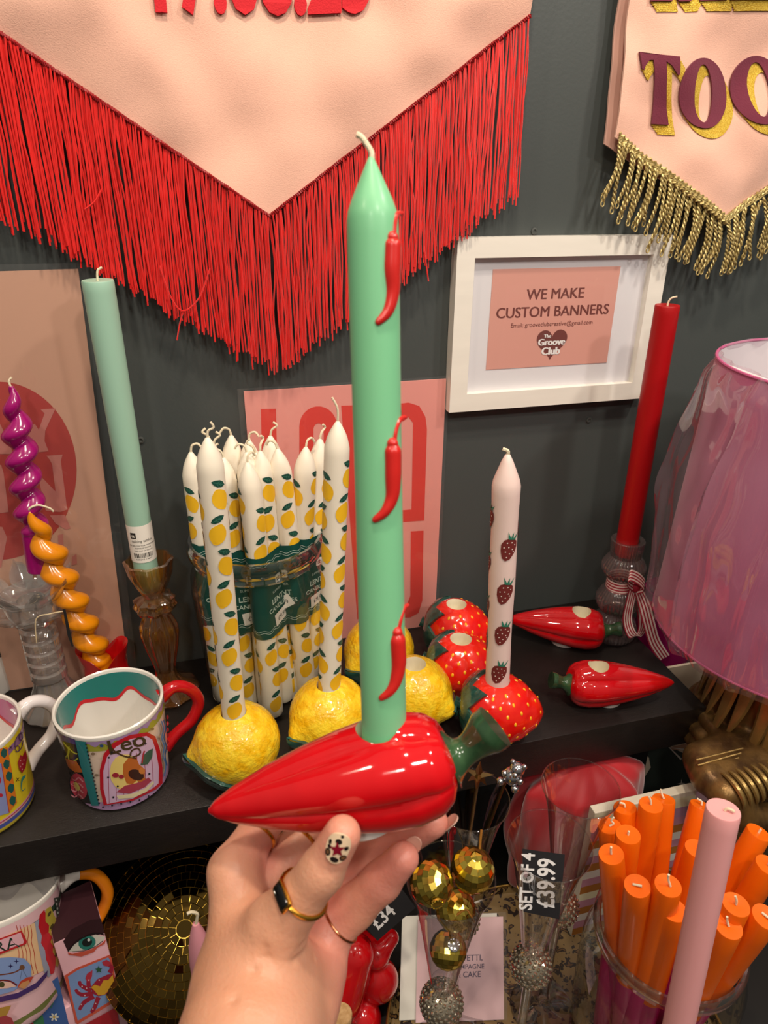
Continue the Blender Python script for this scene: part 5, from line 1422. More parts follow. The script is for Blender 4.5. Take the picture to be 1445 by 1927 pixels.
# ================================================================== LAMP IN CELLOPHANE
LX, LYY = 0.652, 0.54
lt_ = thing('table_lamp', 'bronze leaf carved table lamp with a pink shade wrapped in cellophane, at the right edge', 'lamp', Vector((LX, LYY, TZ + 0.0005)))
zT, zB, rT, rB = 1.533, 1.2218, 0.145, 0.157
M_shade = mat('shade_pink', '#b2527f', 0.7, sheen=0.3, bump=0.25, bscale=500, stretch=(1, 1, 0.05), col2='#c06790', vscale=8)
M_shin = mat('shade_lining', '#ded6dc', 0.6)
SM = Matrix.Translation((LX, LYY, 0))
mb = MB().lathe([(rB, zB), (rT, zT)], 96, m=0, M=SM)
mb.lathe([(rT - 0.0015, zT), (rB - 0.0015, zB)], 96, m=1, M=SM)
part(mb, 'lamp_shade', [M_shade, M_shin], lt_, label='pink fabric lampshade')
for r_, z_ in ((rT, zT), (rB, zB)):
    mb = MB().tube([Vector((LX + (r_ - 0.0006) * math.cos(a), LYY + (r_ - 0.0006) * math.sin(a), z_)) for a in np.linspace(0, 2 * PI, 97)[:-1]], 0.0017, 8, close=True, up=(0, 0, 1))
    part(mb, 'shade_trim', mat('trim_pink', '#bd5c88', 0.6), lt_)
mb = MB()
for q in range(3):
    a = 2 * PI * q / 3 + 2.6
    mb.tube([(LX + 0.012 * math.cos(a), LYY + 0.012 * math.sin(a), zT - 0.045), (LX + (rT - 0.004) * math.cos(a), LYY + (rT - 0.004) * math.sin(a), zT - 0.006)], 0.0024, 8)
mb.tube([(LX, LYY, 1.20), (LX, LYY, zT - 0.04)], 0.010, 16)
part(mb, 'shade_carrier', mat('white_metal', '#e4e0dc', 0.35), lt_)
M_cello = thin_glass('cellophane', tint=(0.97, 0.93, 0.96), refl=0.06, edge=0.5, rough=0.06, power=2.2, bump=0.6, bscale=14, haze=0.10, hazecol=(0.85, 0.72, 0.85))
mb = MB(); rc_ = random.Random(8)
fold = [(rc_.random() * 2 * PI, rc_.random() * 0.5 - 0.25, 0.004 + rc_.random() * 0.006, 0.03 + rc_.random() * 0.05) for _ in range(26)]
def cf(i, j):
    a = 2 * PI * i / 220; q = j / 60; z_ = zB - 0.010 + (zT + 0.004 - zB + 0.010) * q
    r_ = rB + (rT - rB) * q + 0.004 + 0.010 * math.sin(PI * q) ** 2
    for a0, sl, am, w_ in fold:
        d_ = ((a - a0 - sl * (q - 0.5) + PI) % (2 * PI)) - PI
        r_ += am * math.exp(-(d_ / w_) ** 2) * (0.3 + 0.7 * math.sin(PI * min(1, q + 0.12)))
    r_ += 0.004 * noise.noise((math.cos(a) * 6, math.sin(a) * 6, q * 7)) + (0.016 * math.exp(-((((a - 3.5 + PI) % (2 * PI)) - PI) / 0.25) ** 2) * math.sin(PI * q))
    if q > 0.93: r_ -= (q - 0.93) / 0.07 * 0.010
    if q < 0.04: r_ -= (0.04 - q) / 0.04 * 0.006
    return (LX + r_ * math.cos(a), LYY + r_ * math.sin(a), z_)
mb.grid(220, 61, cf, True, False)
part(mb, 'cellophane_wrap', M_cello, lt_, ang=60, label='clear crinkled cellophane wrap')
M_bronze = mat('bronze', '#5d4328', 0.36, metal=0.55, col2='#8a6a3c', vscale=45, bump=0.9, bscale=110, stretch=(1, 1, 0.35))
M_brgold = mat('bronze_gilt', '#a98b52', 0.32, metal=0.6, bump=0.5, bscale=160)
ld = depth_of((LX, LYY, 1.07)) - 0.07
B_ = lambda u, v, dd=0.0: np.array(Dp(u, v, ld + dd))
top_ = np.array((LX, LYY, 1.235)); mid_ = np.array((LX, LYY, 1.12))
slab_c = (B_(1345, 1425) + B_(1375, 1440)) / 2
def bz(X):
    f = cone_sdf(X, top_, np.array((LX, LYY, 1.09)), 0.050, 0.068)
    for z_, r_ in ((1.084, 0.078), (1.069, 0.088), (1.053, 0.091)):
        q = X - np.array((LX, LYY, z_)); rr_ = np.sqrt(q[..., 0] ** 2 + q[..., 1] ** 2)
        g = np.sqrt(np.maximum(rr_ - r_, 0) ** 2 + q[..., 2] ** 2) - 0.0085
        f = smin(f, g, 0.003)
    f = smin(f, cone_sdf(X, np.array((LX, LYY, 1.06)), np.array((LX + 0.02, LYY, 0.94)), 0.062, 0.036), 0.012)
    f = smin(f, cone_sdf(X, np.array((LX + 0.02, LYY, 0.94)), np.array((LX, LYY, TZ + 0.03)), 0.036, 0.055), 0.02)
    # broad feathered wing slab reaching down to the left
    a = B_(1420, 1420, 0.012); b = B_(1326, 1446, 0.0)
    for o_ in (-0.018, 0.0, 0.018):
        w = np.array(AYn) * o_ * 0.9
        f = smin(f, cone_sdf(X, a + w, b + w + np.array((0, 0, -o_ * 0.25)), 0.021, 0.020), 0.010)
    # limbs
    f = smin(f, cone_sdf(X, B_(1362, 1492, -0.03), B_(1470, 1452, 0.0), 0.019, 0.022), 0.006)
    f = smin(f, cone_sdf(X, B_(1395, 1540, -0.02), B_(1480, 1535, 0.0), 0.015, 0.017), 0.006)
    f = smin(f, cone_sdf(X, B_(1375, 1490, -0.03), B_(1405, 1535, -0.02), 0.017, 0.016), 0.008)
    return f
AYn = (0.3, 0.9, 0.3)
Vb, Fb = nets(bz, (0.48, 0.38, TZ), (0.80, 0.66, 1.25), 0.0032)
part(MB().add(Vb, Fb), 'lamp_base', M_bronze, lt_, ang=180, label='bronze carved base with a broad bark slab and scaly limbs')
lf_ = MB()
rl = random.Random(5)
for q in range(26):
    a = 2 * PI * q / 26 + rl.random() * 0.1; ll_ = 0.135 + rl.random() * 0.035
    pts = []
    for k_ in np.linspace(0, 1, 14):
        r_ = 0.057 + 0.024 * k_ + 0.004 * math.sin(PI * k_); pts.append(Vector((LX + r_ * math.cos(a + 0.12 * math.sin(k_ * 3)), LYY + r_ * math.sin(a + 0.12 * math.sin(k_ * 3)), 1.236 - ll_ * k_)))
    lf_.tube(pts, [0.0015 + 0.0080 * math.sin(PI * min(1, 0.15 + 0.85 * k_)) ** 0.8 for k_ in np.linspace(0, 1, 14)], 8, flat=0.5, up=(math.cos(a), math.sin(a), 0))
part(lf_, 'leaf_collar', M_brgold, lt_, label='gilt bronze leaf collar')
br = MB()
for q in range(9):
    k_ = q / 8; c_ = Vector(B_(1372 + 98 * k_, 1489 - 37 * k_, -0.03 + 0.03 * k_)); ax_ = (Vector(B_(1470, 1452, 0)) - Vector(B_(1362, 1492, -0.03))).normalized()
    M_ = stand(c_, c_ + ax_)
    br.tube([M_ @ Vector(((0.0215) * math.cos(a), 0.0215 * math.sin(a), 0.006 * math.sin(a + 0.5))) for a in np.linspace(-2.9, -0.1, 14)], [0.0008 + 0.0026 * math.sin(PI * s_) for s_ in np.linspace(0, 1, 14)], 7)
for q in range(5):
    a_ = Vector(B_(1398 - 4 * q, 1408 + q * 9, -0.0145)); b__ = Vector(B_(1310 + 3 * q, 1430 + 10 * q, -0.0195))
    br.tube([a_.lerp(b__, s_) for s_ in np.linspace(0, 1, 8)], 0.0011, 6)
part(br, 'carved_scales', M_brgold, lt_)

# ================================================================== PRINT, GIFT BAG, STRIPED BOX BEHIND THE JAR
PY = 0.6545
a7 = lambda x, y: (1085 + x / 4.014, 1180 + y / 4.014)
pp = thing('art_print', 'print with dark green wavy shapes and a small white star standing beyond the shelf end', 'art print', Vector((0.75, PY, TZ + 0.0005)))
xl = Yp(1198, 1470, PY).x
xl = max(xl, 0.590)
part(MB().box((xl, PY, TZ + 0.0006), (xl + 0.34, PY + 0.004, 1.085)), 'print_sheet', flat('print_cream', '#dccbb4'), pp, smooth=False)
mb = MB(); pf = lambda o: (lambda u, v: Yp(u, v, PY - o))
A_ = lambda pts: [a7(*p) for p in pts]
mb.sheet(A_([(500, 945), (700, 900), (900, 1000), (920, 1200), (880, 1250), (495, 1285), (480, 1210), (515, 1130), (560, 1060), (545, 985)]), pf(0.0003), 0)
mb.sheet(A_([(940, 490), (975, 440), (1010, 415), (1060, 400), (1130, 415), (1200, 470), (1200, 495), (1000, 497)]), pf(0.0003), 0)
mb.sheet(A_([(950, 505), (1020, 500), (1032, 530), (1010, 558), (988, 530)]), pf(0.0003), 1); mb.sheet(A_([(1040, 500), (1200, 480), (1120, 560), (1060, 585), (1042, 570)]), pf(0.0003), 1)
mb.sheet(A_([(700, 912), (880, 868), (860, 900), (820, 925), (730, 930)]), pf(0.0006), 2)
mb.sheet(A_(wob([(815, 925), (700, 910), (790, 1000)], 14)), pf(0.0008), 3)
mb.sheet(A_([(792 + (34 if q % 2 == 0 else 8) * math.cos(q * PI / 4), 1183 + (36 if q % 2 == 0 else 8) * math.sin(q * PI / 4)) for q in range(8)]), pf(0.0008), 3)
mb.sheet(A_([(450, 1292), (900, 1258), (900, 1290), (450, 1318)]), pf(0.0005), 1)
part(mb, 'printed_shapes', [flat('bottle_green', '#2f3a35'), flat('print_pink', '#d98b93'), flat('print_tan', '#b98f74'), flat('print_white', '#e6dfd6')], pp, smooth=False, label='dark green wavy shapes with a white star')
gb_ = MB()
xg = Yp(1303, 1500, 0.647).x
M_bag = mat('bag_pink', '#dcaab4', 0.6, vary=0.06, vscale=8)
gx0, gx1 = xg, 0.96
def bagf(i, j):
    per = [(gx0, 0.6465), (gx1, 0.6465), (gx1, 0.6515), (gx0, 0.6515)]
    k_ = i / 12; e_ = int(k_) % 4; a = per[e_]; b = per[(e_ + 1) % 4]; f_ = k_ - int(k_)
    x = a[0] + (b[0] - a[0]) * f_; y = a[1] + (b[1] - a[1]) * f_
    if e_ in (1, 3): x += 0
    return (x, y + 0.001 * noise.noise((x * 14, j * 0.4, 2)), TZ + 0.0008 + 0.232 * j / 12)
gb_.grid(48, 13, bagf, True, False)
gbo = gb_.build('gift_bag', M_bag, ang=50); tag(gbo, 'plain pink paper gift bag standing behind the bronze lamp base', 'gift bag')
sbx = thing('striped_box', 'box with pink, orange and white stripes standing behind the jar of orange candles', 'box', Vector((0.45, 0.50, TZ + 0.0005)))
bx0, bx1, by_ = Yp(1106, 1600, 0.50).x, 0.535, 0.500
ztop_ = Yp(1200, 1512, by_).z
part(MB().box((bx0, by_, TZ + 0.0008), (bx1, by_ + 0.012, ztop_), 0.001), 'carton', flat('carton_cream', '#e0d8c4'), sbx, smooth=False)
mb = MB()
cols = [4, 3, 0, 1, 2, 0, 1, 2, 0, 1, 4, 0, 1, 2, 0, 1]
zz_ = ztop_ - 0.0015; q = 0
while zz_ > TZ + 0.012:
    hh = 0.017 if q < 2 else 0.0135
    for half in range(2):
        xa_, xb_ = (bx0, bx0 + (bx1 - bx0) * 0.46) if half == 0 else (bx0 + (bx1 - bx0) * 0.46, bx1)
        dz = 0.006 * half
        mb.sheet([(xa_, zz_ - hh - dz), (xb_, zz_ - hh - dz), (xb_, zz_ - dz), (xa_, zz_ - dz)], lambda x, z: Vector((x, by_ - 0.0004, z)), cols[q % len(cols)])
    zz_ -= hh; q += 1
part(mb, 'striped_print', [flat('st_pink', '#c48aa0'), flat('st_orange', '#b06f2a'), flat('st_white', '#e4ded6'), flat('st_lilac', '#b48aa8'), flat('st_cream', '#e6e0bd')], sbx, smooth=False, label='pink, orange and white stripes')

# ================================================================== JAR OF ORANGE CANDLES
oc = Vector((0.4103, 0.3697, TZ + 0.0005))
t = thing('glass_jar', 'round clear glass jar full of orange and magenta candles on the table, lower right', 'jar', upright(oc))
MB().lathe([(0, 0.001), (0.055, 0.001), (0.070, 0.004), (0.077, 0.014), (0.0815, 0.06), (0.083, 0.12), (0.0825, 0.155), (0.078, 0.172), (0.0725, 0.182), (0.0715, 0.188)], 80).build('jar_body', M_jar, t)
MB().lathe([(0.0715, 0.188), (0.0745, 0.190), (0.0765, 0.194), (0.0760, 0.200), (0.0735, 0.2035), (0.0710, 0.2035), (0.0690, 0.199), (0.0700, 0.190), (0.0715, 0.188)], 80).build('jar_rim', M_rimg, t)
MB().lathe([(0.0715, 0.183), (0.0745, 0.1855), (0.0715, 0.188)], 80).build('neck_ring', M_rimg, t)
M_orange = wax('orange', '#f06a08', rough=0.36, coat=0.1); M_magb = wax('magenta_dip', '#c01a6d', rough=0.36, coat=0.1)
M_pkwick = mat('pink_wick', '#efb79f', 0.8)
otops = [(1176, 1519, 1.098, 'orange candle at the back left of the lower jar, wick drooping left'), (1147, 1554, 1.094, 'leftmost orange candle in the back row of the jar, with a curled wick'),
         (1182, 1570, 1.122, 'orange candle with a short stub wick in the second row of the jar'), (1150, 1607, 1.118, 'orange candle at the left side of the jar with upright wick'),
         (1225, 1514, 1.116, 'tallest looking orange candle at the back middle of the jar, white wick'), (1249, 1503, 1.090, 'rearmost orange candle, peeping out behind the tall back middle one'),
         (1199, 1667, 1.115, 'orange candle at the front left of the jar with a flattened pink wick'), (1257, 1666, 1.124, 'orange candle at the middle of the jar with a tall white wick'),
         (1268, 1712, 1.096, 'lowest orange candle left of the pink candle, with a knotted white wick'), (1320, 1515, 1.086, 'dark shaded orange candle leaning right, behind the top of the pink candle'),
         (1312, 1597, 1.098, 'orange candle half hidden by the left side of the pink candle'), (1428, 1566, 1.106, 'orange candle leaning right, below the bronze lamp limb'),
         (1446, 1628, 1.108, 'orange candle leaning far right, cut by the right picture edge'), (1385, 1702, 1.118, 'orange candle right of the pink candle with a thin upright wick'),
         (1371, 1743, 1.106, 'front orange candle right of the pink candle, its wick bent'), (1441, 1725, 1.110, 'front orange candle at the right picture edge')]
ow = [[(0, 0, 0), (-0.001, 0, 0.004), (-0.006, 0, 0.005)], [(0, 0, 0), (0.004, 0, 0.003), (0.002, 0, 0.007), (0.005, 0, 0.011)], [(0, 0, -0.001), (0, 0, 0.003), (0.0005, 0, 0.004)], [(0, 0, 0), (0, 0, 0.006), (0.0005, 0, 0.010)],
      [(0, 0, 0), (-0.001, 0, 0.005), (-0.003, 0, 0.009)], [(0, 0, 0), (-0.003, 0, 0.006), (-0.004, 0, 0.010)], [(-0.004, 0, 0.0006), (0, 0, 0.001), (0.004, 0, 0.0015)], [(0.002, 0, 0), (-0.001, 0, 0.008), (-0.0015, 0, 0.014)],
      [(0, 0, 0), (0.0008, 0, 0.001), (0, 0, 0.002)]]
for i, (u, v, z_, lab) in enumerate(otops):
    T = Zp(u, v, z_); rel = Vector((T.x - oc.x, T.y - oc.y, 0)); l_ = rel.length
    rbse = max(-0.012, min(0.66 * l_, (0.0565 - 0.64 * l_) / 0.36))
    bpos = oc + rel.normalized() * rbse + Vector((0, 0, 0.010))
    w0 = ow[i % len(ow)]
    t, L = plain_candle('dinner_candle', lab, bpos, T, 0.0122, M_orange, [(p[0], p[1], p[2]) for p in w0], 'orange candles in the lower jar', r1=0.0120, mats=[M_orange, M_magb], two=0.50)
B, T = Vector((0.3302, 0.2425, TZ + 0.001)), Dp(1361, 1523, 0.522)
plain_candle('dinner_candle', 'tall pale pink dinner candle in front of the orange ones', B, T, 0.0124, wax('pink', '#eaa6a6', rough=0.42, coat=0.0), [(0.001, 0.0, -0.0005), (0.003, 0, 0.002), (0.0075, -0.001, 0.0022)], r1=0.0123)

# ================================================================== TRAY AND FLUTES
tc_ = Vector((0.315, 0.388, TZ + 0.0003)); tr_ = 0.190
M_leo = bpy.data.materials.new('leopard'); M_leo.use_nodes = True
n = M_leo.node_tree; b_ = n.nodes['Principled BSDF']; b_.inputs['Roughness'].default_value = 0.25; b_.inputs['Coat Weight'].default_value = 0.4
t1 = n.nodes.new('ShaderNodeTexCoord'); v1 = n.nodes.new('ShaderNodeTexVoronoi'); v1.inputs['Scale'].default_value = 60; v1.inputs['Randomness'].default_value = 0.9
nz = n.nodes.new('ShaderNodeTexNoise'); nz.inputs['Scale'].default_value = 60; vm = n.nodes.new('ShaderNodeMixRGB'); vm.inputs[0].default_value = 0.06
n.links.new(t1.outputs['Object'], nz.inputs['Vector']); n.links.new(t1.outputs['Object'], vm.inputs[1]); n.links.new(nz.outputs['Color'], vm.inputs[2]); n.links.new(vm.outputs[0], v1.inputs['Vector'])
rp = n.nodes.new('ShaderNodeValToRGB'); el = rp.color_ramp.elements
el[0].position = 0.0; el[0].color = lin('#6b4f2a'); el[1].position = 1.0; el[1].color = lin('#7d6640')
for p_, c_ in ((0.22, '#5a3f22'), (0.26, '#1f1610'), (0.42, '#1f1610'), (0.46, '#7d6640')):
    q_ = el.new(p_); q_.color = lin(c_)
n.links.new(v1.outputs['Distance'], rp.inputs[0]); n.links.new(rp.outputs[0], b_.inputs['Base Color'])
t = thing('serving_tray', 'round leopard print tray with a gold rim under the champagne flutes', 'tray', upright(tc_))
MB().lathe([(0, 0), (tr_, 0), (tr_ + 0.004, 0.004), (tr_ + 0.006, 0.014), (tr_ + 0.004, 0.014), (tr_, 0.005), (tr_ - 0.004, 0.003), (0, 0.003)], 120).build('tray_plate', M_leo, t)
MB().tube([((tr_ + 0.005) * math.cos(a), (tr_ + 0.005) * math.sin(a), 0.0145) for a in np.linspace(0, 2 * PI, 121)[:-1]], 0.0018, 8, close=True, up=(0, 0, 1)).build('gold_rim', mat('brass_rim', '#a98646', 0.3, metal=0.9), t)
M_flute = thin_glass('flute_glass', tint=(0.95, 0.945, 0.955), refl=0.05, edge=0.95, rough=0.01, power=2.6)
M_rhine = mat('rhinestone', '#cfc3ad', 0.06, metal=0.9)
M_stemg = thin_glass('stem_glass', tint=(0.85, 0.85, 0.86), refl=0.10, edge=0.8, rough=0.01, power=2.0)
flute_bowl = MB().lathe([(0, 0.2085), (0.006, 0.2085), (0.0105, 0.2115), (0.0122, 0.217), (0.0140, 0.232), (0.0175, 0.258), (0.0215, 0.286), (0.0255, 0.312), (0.0300, 0.338), (0.0345, 0.354), (0.0375, 0.3625)], 64)
flute_bowl.tube([(0.0375 * math.cos(a), 0.0375 * math.sin(a), 0.3625) for a in np.linspace(0, 2 * PI, 65)[:-1]], 0.0006, 6, close=True, up=(0, 0, 1))
flute_bowl.lathe([(0, 0.2235), (0.009, 0.2225), (0.0115, 0.220)], 40)
FB = flute_bowl.mesh('bowl', M_flute, ang=60)
rbm = MB(); rbm.ball((0, 0, 0.186), 0.0205, 24, 16)
ga = PI * (3 - 5 ** 0.5)
for i in range(230):
    z_ = 1 - 2 * (i + 0.5) / 230; rr_ = math.sqrt(1 - z_ * z_); d = Vector((rr_ * math.cos(ga * i), rr_ * math.sin(ga * i), z_))
    q = d.to_track_quat('Z', 'X').to_matrix().to_4x4(); q.translation = Vector((0, 0, 0.186)) + d * 0.0203
    rbm.add([(0.0021, 0, 0), (0.00105, 0.0018, 0), (-0.00105, 0.0018, 0), (-0.0021, 0, 0), (-0.00105, -0.0018, 0), (0.00105, -0.0018, 0), (0.001, 0, 0.0012), (-0.0005, 0.0009, 0.0012), (-0.0005, -0.0009, 0.0012)],
            [(6, 7, 8), (0, 1, 6), (1, 7, 6), (1, 2, 7), (2, 3, 7), (3, 8, 7), (3, 4, 8), (4, 5, 8), (5, 6, 8), (5, 0, 6)], 0, q)
RB_ = rbm.mesh('rhinestone_ball', M_rhine, smooth=False)
FS = MB().lathe([(0.0065, 0.167), (0.0052, 0.155), (0.0045, 0.10), (0.0045, 0.04), (0.006, 0.015), (0.012, 0.007)], 28).mesh('stem', M_stemg, ang=60)
FF = MB().lathe([(0.012, 0.007), (0.024, 0.004), (0.036, 0.0022), (0.0375, 0.0010), (0.036, 0.0002), (0, 0.0002)], 56).mesh('foot', M_stemg, ang=60)
FLZ = TZ + 0.0036
fl_list = [((0.3173, 0.4298), (0.0, 0.0), 'empty champagne flute at the back right, in front of the red cushion'),
           ((0.2582, 0.3786), (0.002, 0.002), 'champagne flute at the centre with a black price card inside'),
           ((0.1608, 0.3685), (0.0, 0.001), 'champagne flute at the front left filled with small gold mirror balls'),
           ((0.2080, 0.4440), (0.0, 0.0), 'champagne flute at the back left holding a star stirrer and a bear stirrer')]
for (x, y), (lx_, ly_), lab in fl_list:
    M = stand((x + lx_, y + ly_, FLZ), (x, y, FLZ + 0.36))
    t = thing('champagne_flute', lab, 'glass', M, 'champagne flutes with rhinestone ball stems')
    for nm, me in (('bowl', FB), ('rhinestone_ball', RB_), ('stem', FS), ('foot', FF)): inst(nm, me, t)

# price card in the centre flute
M_card = mat('card_black', '#242326', 0.55); M_chalk = flat('chalk_white', '#e9e6e6')
pc_ = thing('price_card', 'black price card for a set of four, standing in the centre champagne flute', 'price card', Dp(1018, 1700, 0.625))
cq = [(983, 1597), (1063, 1608), (1052, 1730), (985, 1716)]
cd = lambda u, v, o=0.0: Dp(u, v, 0.612 + (v - 1597) * 0.00006 - o)
mb = MB().slab(cq, cd, lambda u, v: cd(u, v, -0.0008)); part(mb, 'card', M_card, pc_, smooth=False)
mb = MB()
def card_text(mb, s, cdf, p0, p1, hscale=1.0, bold=0.02, m=0):
    V, F = text2d(s, 1.0, bold, 'LEFT'); x0 = min(p[0] for p in V); x1 = max(p[0] for p in V)
    dx, dy = (p1[0] - p0[0]) / (x1 - x0), (p1[1] - p0[1]) / (x1 - x0)
    mb.add([cdf(p0[0] + (x - x0) * dx + y * dy * hscale, p0[1] + (x - x0) * dy - y * dx * hscale, 0.0005) for x, y in V], F, m)
card_text(mb, 'SET OF 4', cd, (1000, 1713), (1006, 1606), 1.25, 0.025); card_text(mb, '£39.99', cd, (1042, 1709), (1044, 1616), 1.35, 0.025)
part(mb, 'handwriting', M_chalk, pc_, smooth=False, label='white handwritten price')

# gold mirror balls in the front flute
M_gmir = mat('gold_mirror', '#f4da62', 0.16, metal=1.0)
def mirror_ball(seed, R_, nb=11):
    rs = random.Random(seed); mb = MB()
    for j in range(nb):
        p0, p1 = PI * j / nb, PI * (j + 1) / nb; nn = max(4, int(2 * nb * math.sin((p0 + p1) / 2)))
        for i in range(nn):
            t0, t1 = 2 * PI * i / nn, 2 * PI * (i + 1) / nn; g = 0.012
            V = []
            for (p, q) in ((p0, t0), (p1, t0), (p1, t1), (p0, t1)):
                V.append(Vector((math.sin(p) * math.cos(q), math.sin(p) * math.sin(q), math.cos(p))) * R_)
            c_ = sum(V, Vector()) / 4; tl = Vector((rs.gauss(0, 1), rs.gauss(0, 1), rs.gauss(0, 1))) * 0.045
            V = [c_ + (v_ - c_) * 0.97 + v_.normalized() * (v_ - c_).dot(tl) for v_ in V]
            mb.add(V, [(0, 1, 2, 3)])
    mb.ball((0, 0, 0), R_ * 0.965, 20, 14)
    return mb.mesh('mirror_tiles', M_gmir, smooth=False)
M_cord = mat('gold_cord', '#8f5c17', 0.6, bump=0.8, bscale=600)
for i, (u, v, d_, R_, tilt, lab) in enumerate(((812, 1662, 0.566, 0.0178, (0.6, 0.5), 'gold mirror ball at the left of the flute mouth, its clasp facing down'), (889, 1637, 0.585, 0.0186, (0.1, 0.1), 'topmost gold mirror ball on the right of the flute mouth, gold cord standing up'),
                                               (857, 1712, 0.603, 0.0175, (0.7, 0.2), 'gold mirror ball wedged under the two top ones in the flute'), (843, 1787, 0.610, 0.0162, (-0.9, 0.3), 'lowest gold mirror ball, deep in the front flute, with a silver clasp'))):
    c_ = Dp(u, v, d_)
    M = Matrix.Translation(c_) @ Matrix.Rotation(tilt[0], 4, 'X') @ Matrix.Rotation(tilt[1], 4, 'Y')
    t = thing('mirror_ball', lab, 'mirror ball', M, 'small gold mirror balls in the front flute')
    inst('mirror_tiles', mirror_ball(i, R_), t)
    iv = M.inverted().to_3x3()
    if i == 1:
        e_ = [iv @ (Dp(903, 1597, d_ - 0.002) - c_), iv @ (Dp(904, 1580, d_ - 0.002) - c_), iv @ (Dp(906, 1562, d_ - 0.002) - c_)]
        MB().tube(smooth_path(e_, 6), 0.0011, 7).build('cord', M_cord, t)
    if i == 2:
        e_ = [iv @ (Dp(*p) - c_) for p in ((860, 1722, d_ - 0.017), (876, 1712, d_ - 0.018), (885, 1722, d_ - 0.018), (892, 1735, d_ - 0.016))]
        MB().tube(smooth_path(e_, 6), 0.0008, 7).build('cord', M_cord, t)
    if i in (0, 3):
        cu = (822, 1700) if i == 0 else (856, 1776)
        dd_ = iv @ (Dp(*cu, d_ - R_ * 0.9) - c_); dd_.normalize(); mb = MB(); q = dd_.to_track_quat('Z', 'X').to_matrix().to_4x4(); q.translation = dd_ * R_
        mb.lathe([(0.0055, -0.0005), (0.0055, 0.0012), (0.003, 0.002), (0, 0.002)], 16, M=q)
        for k_ in range(12): mb.ball((0.0045 * math.cos(k_ * PI / 6), 0.0045 * math.sin(k_ * PI / 6), 0.0014), 0.0009, 6, 4, M=q)
        mb.build('clasp', M_gmir if i == 0 else mat('silver_metal', '#cfd0d6', 0.12, metal=1.0), t)

# stirrers
M_bronzes = mat('old_gold', '#a58354', 0.22, metal=1.0)
sc_ = Dp(900, 1458, 0.640); fb_ = Vector((0.2095, 0.4500, FLZ + 0.230))
t = thing('drink_stirrer', 'gold star topped stirrer standing in the back left flute', 'stirrer', stand(fb_, sc_)); L = (sc_ - fb_).length
MB().tube([(0, 0, 0), (0, 0, L)], 0.0019, 10).build('stick', M_bronzes, t)
def star3(R_, r_, th):
    V = [(0, -th, 0), (0, th, 0)] + [((R_ if q % 2 == 0 else r_) * math.sin(q * PI / 5), 0, (R_ if q % 2 == 0 else r_) * math.cos(q * PI / 5)) for q in range(10)]
    return V, [(0, 2 + (q + 1) % 10, 2 + q) for q in range(10)] + [(1, 2 + q, 2 + (q + 1) % 10) for q in range(10)]
V, F = star3(0.0150, 0.0060, 0.0045)
mb = MB().add(V, F, 0, Matrix.Translation((0, 0, L))); V2, F2 = star3(0.0135, 0.0055, 0.0045)
mb.add(V2, F2, 0, Matrix.Translation((0, 0, L)) @ Matrix.Rotation(PI / 2, 4, 'Z')); mb.build('star', M_bronzes, t, smooth=False)
sc_ = Dp(952, 1467, 0.640); fb_ = Vector((0.2060, 0.4380, FLZ + 0.232))
t = thing('drink_stirrer', 'silver stirrer topped with a tiny bear, leaning right in the back left flute', 'stirrer', stand(fb_, sc_)); L = (sc_ - fb_).length
MB().tube([(0, 0, 0), (0, 0, L)], 0.0017, 10).build('stick', M_bronzes, t)
mb = MB()
for c_, r_ in (((0.004, -0.002, L + 0.009), 0.0085), ((0.006, -0.003, L + 0.020), 0.0068), ((0.0005, -0.003, L + 0.026), 0.0026), ((0.011, -0.003, L + 0.026), 0.0026), ((-0.004, -0.007, L + 0.002), 0.0038), ((0.010, -0.008, L + 0.002), 0.0038), ((-0.003, -0.006, L + 0.012), 0.0030), ((0.012, -0.007, L + 0.012), 0.0030), ((0.006, -0.009, L + 0.018), 0.0028)):
    mb.ball(c_, r_, 14, 10)
mb.build('bear_figure', mat('silver_metal', '#cfd0d6', 0.12, metal=1.0), t)

# cards behind the front flute
cd_ = thing('greeting_card', 'pink greeting card with small dark capitals in a clear sleeve, leaning behind the front flute', 'greeting card', Zp(865, 1925, TZ + 0.004))
c0, c1 = Zp(782, 1924, TZ + 0.0045), Zp(948, 1918, TZ + 0.0045)
c3, c2 = Yp(781, 1732, 0.520), Yp(951, 1722, 0.500)
ux = (c1 - c0); uy = ((c3 - c0) + (c2 - c1)) / 2
nrm_ = ux.cross(uy).normalized()
if nrm_.dot(CAM - c0) < 0: nrm_ = -nrm_
cf_ = lambda a, b, o=0.0: c0 + ux * a + uy * b + nrm_ * o
sq_ = [(0, 0), (1, 0), (1, 1), (0, 1)]
part(MB().slab(sq_, lambda a, b: cf_(a, b, 0.0012), lambda a, b: cf_(a, b, 0.0002)), 'card', mat('card_pink', '#deb9bd', 0.6), cd_, smooth=False)
mb = MB()
for s_, yb, xr in (('CONFETTI,', 0.575, 0.755), ('CHAMPAGNE', 0.495, 0.775), ('& CAKE', 0.415, 0.735)):
    wd_ = {9: 0.42, 6: 0.28}[len(s_)]
    fit_text(mb, s_, cf_(xr - wd_, yb, 0.0015), cf_(xr, yb, 0.0015), uy, 0, 0.01)
part(mb, 'lettering', flat('card_ink', '#5a4a62'), cd_, smooth=False)
part(MB().add([cf_(-0.02, -0.002, 0.0024), cf_(1.035, -0.002, 0.0024), cf_(1.035, 1.05, 0.0024), cf_(-0.02, 1.05, 0.0024)], [(0, 1, 2, 3)]), 'clear_sleeve', M_sleeve, cd_)
ev = thing('envelope', 'white envelope behind the pink greeting card, showing at its left', 'envelope', Zp(765, 1918, TZ + 0.004))
